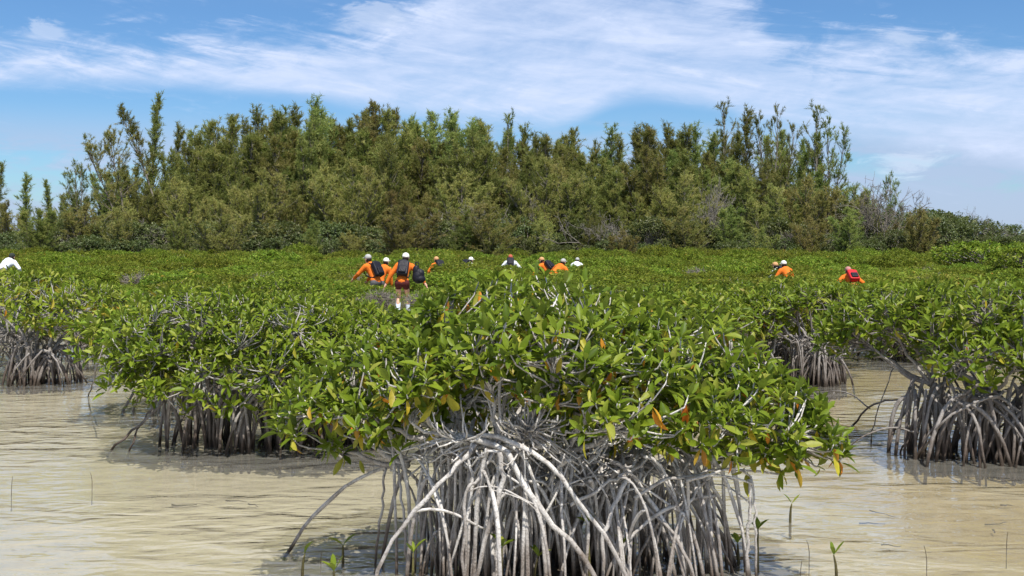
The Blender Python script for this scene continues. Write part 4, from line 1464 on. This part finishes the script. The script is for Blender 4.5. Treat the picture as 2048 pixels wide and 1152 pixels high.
for i in range(20):
    px = 60 + i * 92 + rng.uniform(-30, 30)
    place_tree(LOWC_[i % 2] if i % 3 else CAS[i % 5], px, rng.uniform(395, 462), rng.uniform(66.5, 70), rng.uniform(0, 6.28), 'low bushy yellowish tree at the foot of the tree line', G3,
               wide=rng.uniform(1.2, 1.9))
G4 = 'dark shrubs under the tree line'
px = -20.0
while px < 2070:
    for row in range(2):
        ty = rng.uniform(418, 474) if row == 0 else rng.uniform(464, 488)
        if px < 130:
            ty += 18
        place_tree(SHRUB[rng.integers(4)], px + row * 18, ty, rng.uniform(70, 73) - row * 2.5, rng.uniform(0, 6.28),
                   'dark leafy shrub in the belt under the tree line', G4, 'shrub', 'shrub', wide=rng.uniform(0.9, 1.3))
    px += rng.uniform(48, 66)
for px, ty, lb in [(1700, 398, 'dark dense tree right of the tall open trees'), (1845, 406, 'dark rounded tree in the low right end of the tree line'),
                   (1905, 414, 'second dark rounded tree in the low right end of the trees'), (1945, 424, 'small dark tree near the right edge beside a bare one'),
                   (2005, 440, 'low dark tree nearest the right edge')]:
    place_tree(SHRUB[int(px) % 4], px, ty, 76 + rng.uniform(-2, 2), rng.uniform(0, 6.28), lb, None, 'tree', 'broadleaf_tree', wide=1.2)
place_tree(OPEN[1], 1772, 352, 79, 2.5, 'airy thin-leaved tree behind the tall bare tree at the right shoulder', None, wide=0.75)
place_tree(CAS[0], 1722, 385, 77, 0, 'dense olive tree just left of the bare pale trunks', None, wide=1.5)
place_tree(LOWC_[1], 1800, 440, 74, 0, 'low rusty bush right of the bare pale trunks', None, wide=1.4)
G5 = 'bare grey shrubs under the trees'
for i, (px, ty, D, w_, lb) in enumerate([
        (1200, 392, 70, 1.0, 'wide bare pale-grey shrub arching below the middle of the tree line'),
        (1765, 348, 73, 0.8, 'tall bare pale-branched tree at the right shoulder of the tree line'),
        (1722, 372, 74, 0.8, 'bare pale stems left of the tall bare tree'),
        (1065, 330, 74, 0.5, 'leaning bare grey stems amid the olive trees at middle'),
        (950, 395, 70, 1.0, 'bare twiggy shrub left of the pale arching shrub'),
        (240, 430, 70, 0.9, 'bare grey shrub below the leaning tree at left'),
        (430, 450, 69, 0.9, 'small bare shrub at the left foot of the trees'),
        (1410, 350, 72, 0.6, 'bare brown stems below the tufted tree'),
        (820, 430, 69, 0.7, 'bare grey stems behind the person with the black bag'),
        (1600, 420, 70, 0.9, 'bare grey shrub under the tall open trees'),
        (1960, 410, 75, 0.7, 'bare thin tree over the low right end of the trees'),
        (2035, 440, 74, 0.7, 'bare thin twigs rising at the right edge'),
        (150, 440, 69, 0.8, 'bare grey shrub near the left edge of the trees'),
        (1290, 455, 69, 0.8, 'low bare branches right of the pale arching shrub')]):
    place_tree(DEAD[i % 3], px, ty, D, i * 1.3, lb, G5, 'shrub', 'bare_shrub', wide=w_)


# ------------------------------------------------------------------ seedlings, twigs and sunken wood
def seedling(label, p, h, n, seed, lean=0.1, leaf=0.075, z0=-0.18):
    rng = np.random.default_rng(seed)
    t = thing('mangrove_seedling', label, 'seedling', (p[0], p[1], 0), 0, 'mangrove seedlings in the water')
    dx, dy = rng.normal(0, lean, 2)
    P = spline([(0, 0, z0), (dx * 0.2 * h, dy * 0.2 * h, h * 0.4), (dx * h, dy * h, h)], 7)
    obj('stem', Tubes().add(P, np.array((0.007, 0.008, 0.008, 0.0075, 0.006, 0.005, 0.0035)), 6).mesh('stem', 'seedling_stem'), t)
    var = leaf_variant_meshes()
    for k in range(n):
        a = k * math.pi + rng.uniform(-0.5, 0.5) if n < 3 else k * 6.283 / n + rng.uniform(-0.4, 0.4)
        el = rng.uniform(0.5, 1.15)
        d = V3(math.cos(a) * math.cos(el), math.sin(a) * math.cos(el), math.sin(el))
        z = unit(UP - d * d[2])
        x = np.cross(d, z)
        l = leaf * rng.uniform(0.8, 1.2)
        B = np.stack([x, d, z], -1) * l
        lo = obj('leaf', var[int(rng.integers(5, 14))][1][int(rng.integers(3))], t)
        lo.matrix_local = Matrix([list(B[r]) + [P[-1][r]] for r in range(3)] + [[0, 0, 0, 1]])


SEED = [('two-leaved seedling in the open water right of the nearest mangrove', 1580, 1045, 0.11, 2), ('seedling near the bottom edge in the right-hand water', 1674, 1165, 0.13, 3),
        ('green-leaved seedling against the right side of the nearest roots', 1515, 1140, 0.20, 4), ('tall thin dark bud left of the nearest roots', 686, 1125, 0.09, 2),
        ('leafy seedling at the bottom edge left of the nearest roots', 668, 1172, 0.07, 4), ('bare stalk leftmost of the seedlings near the nearest roots', 604, 1160, 0.13, 1),
        ('green seedling sprouting at the foot of the nearest roots, middle', 1002, 1190, 0.22, 5), ('green seedling between the nearest roots, right of the middle one', 1180, 1180, 0.30, 5),
        ('small seedling low among the nearest roots', 1066, 1185, 0.17, 4), ('pale seedling at the left front of the nearest roots', 826, 1175, 0.16, 3),
        ('seedling deep between the right half of the nearest roots', 1247, 1165, 0.16, 4), ('dark seedling right beside the white upright root', 1477, 1130, 0.11, 3)]
for i, (lb, px, py, h, n) in enumerate(SEED):
    seedling(lb, on_water(px, py), h, n, 500 + i)
for i, (px, py, h) in enumerate([(22, 990, 0.12), (183, 975, 0.10), (640, 1128, 0.06), (1617, 1120, 0.10), (1600, 1150, 0.07), (1852, 1140, 0.12), (2012, 1098, 0.09)]):
    p = on_water(px, py)
    o = obj('twig', Tubes().add(spline([(0, 0, -0.16), (0.004, 0, h * 0.4), (0.010 * (-1)**i, 0.0, h)], 5), np.linspace(0.0024, 0.0012, 5), 5).mesh('twig', 'sunken_wood'), None, (p[0], p[1], 0))
    tag(o, 'thin bare twig standing up out of the shallow water', 'twig', 'thin twigs sticking out of the water')
rng = np.random.default_rng(77)
for i in range(9):
    px, py = (rng.uniform(1720, 2060), rng.uniform(960, 1150)) if i < 6 else (rng.uniform(200, 560), rng.uniform(985, 1030))
    p = on_water(px, py, -0.1)
    z = float(bed_z(np.array(p[0]), np.array(p[1])))
    a = rng.normal(0, 0.5)
    l = rng.uniform(0.03, 0.09)
    q = np.stack([np.linspace(-l, l, 6) * math.cos(a), np.linspace(-l, l, 6) * math.sin(a) + rng.normal(0, 0.012, 6), np.full(6, 0.012) + rng.uniform(0, 0.02)], -1)
    o = obj('sunken_branch', Tubes().add(q, np.linspace(0.005, 0.002, 6) * rng.uniform(0.7, 1.3), 6).mesh('sunken_branch', 'sunken_wood'), None, (p[0], p[1], z))
    tag(o, 'dark sunken stick lying on the pale bed of the %s shallows' % ('right-hand' if i < 6 else 'left-hand'), 'stick',
        'sunken sticks in the %s shallows' % ('right' if i < 6 else 'left'))
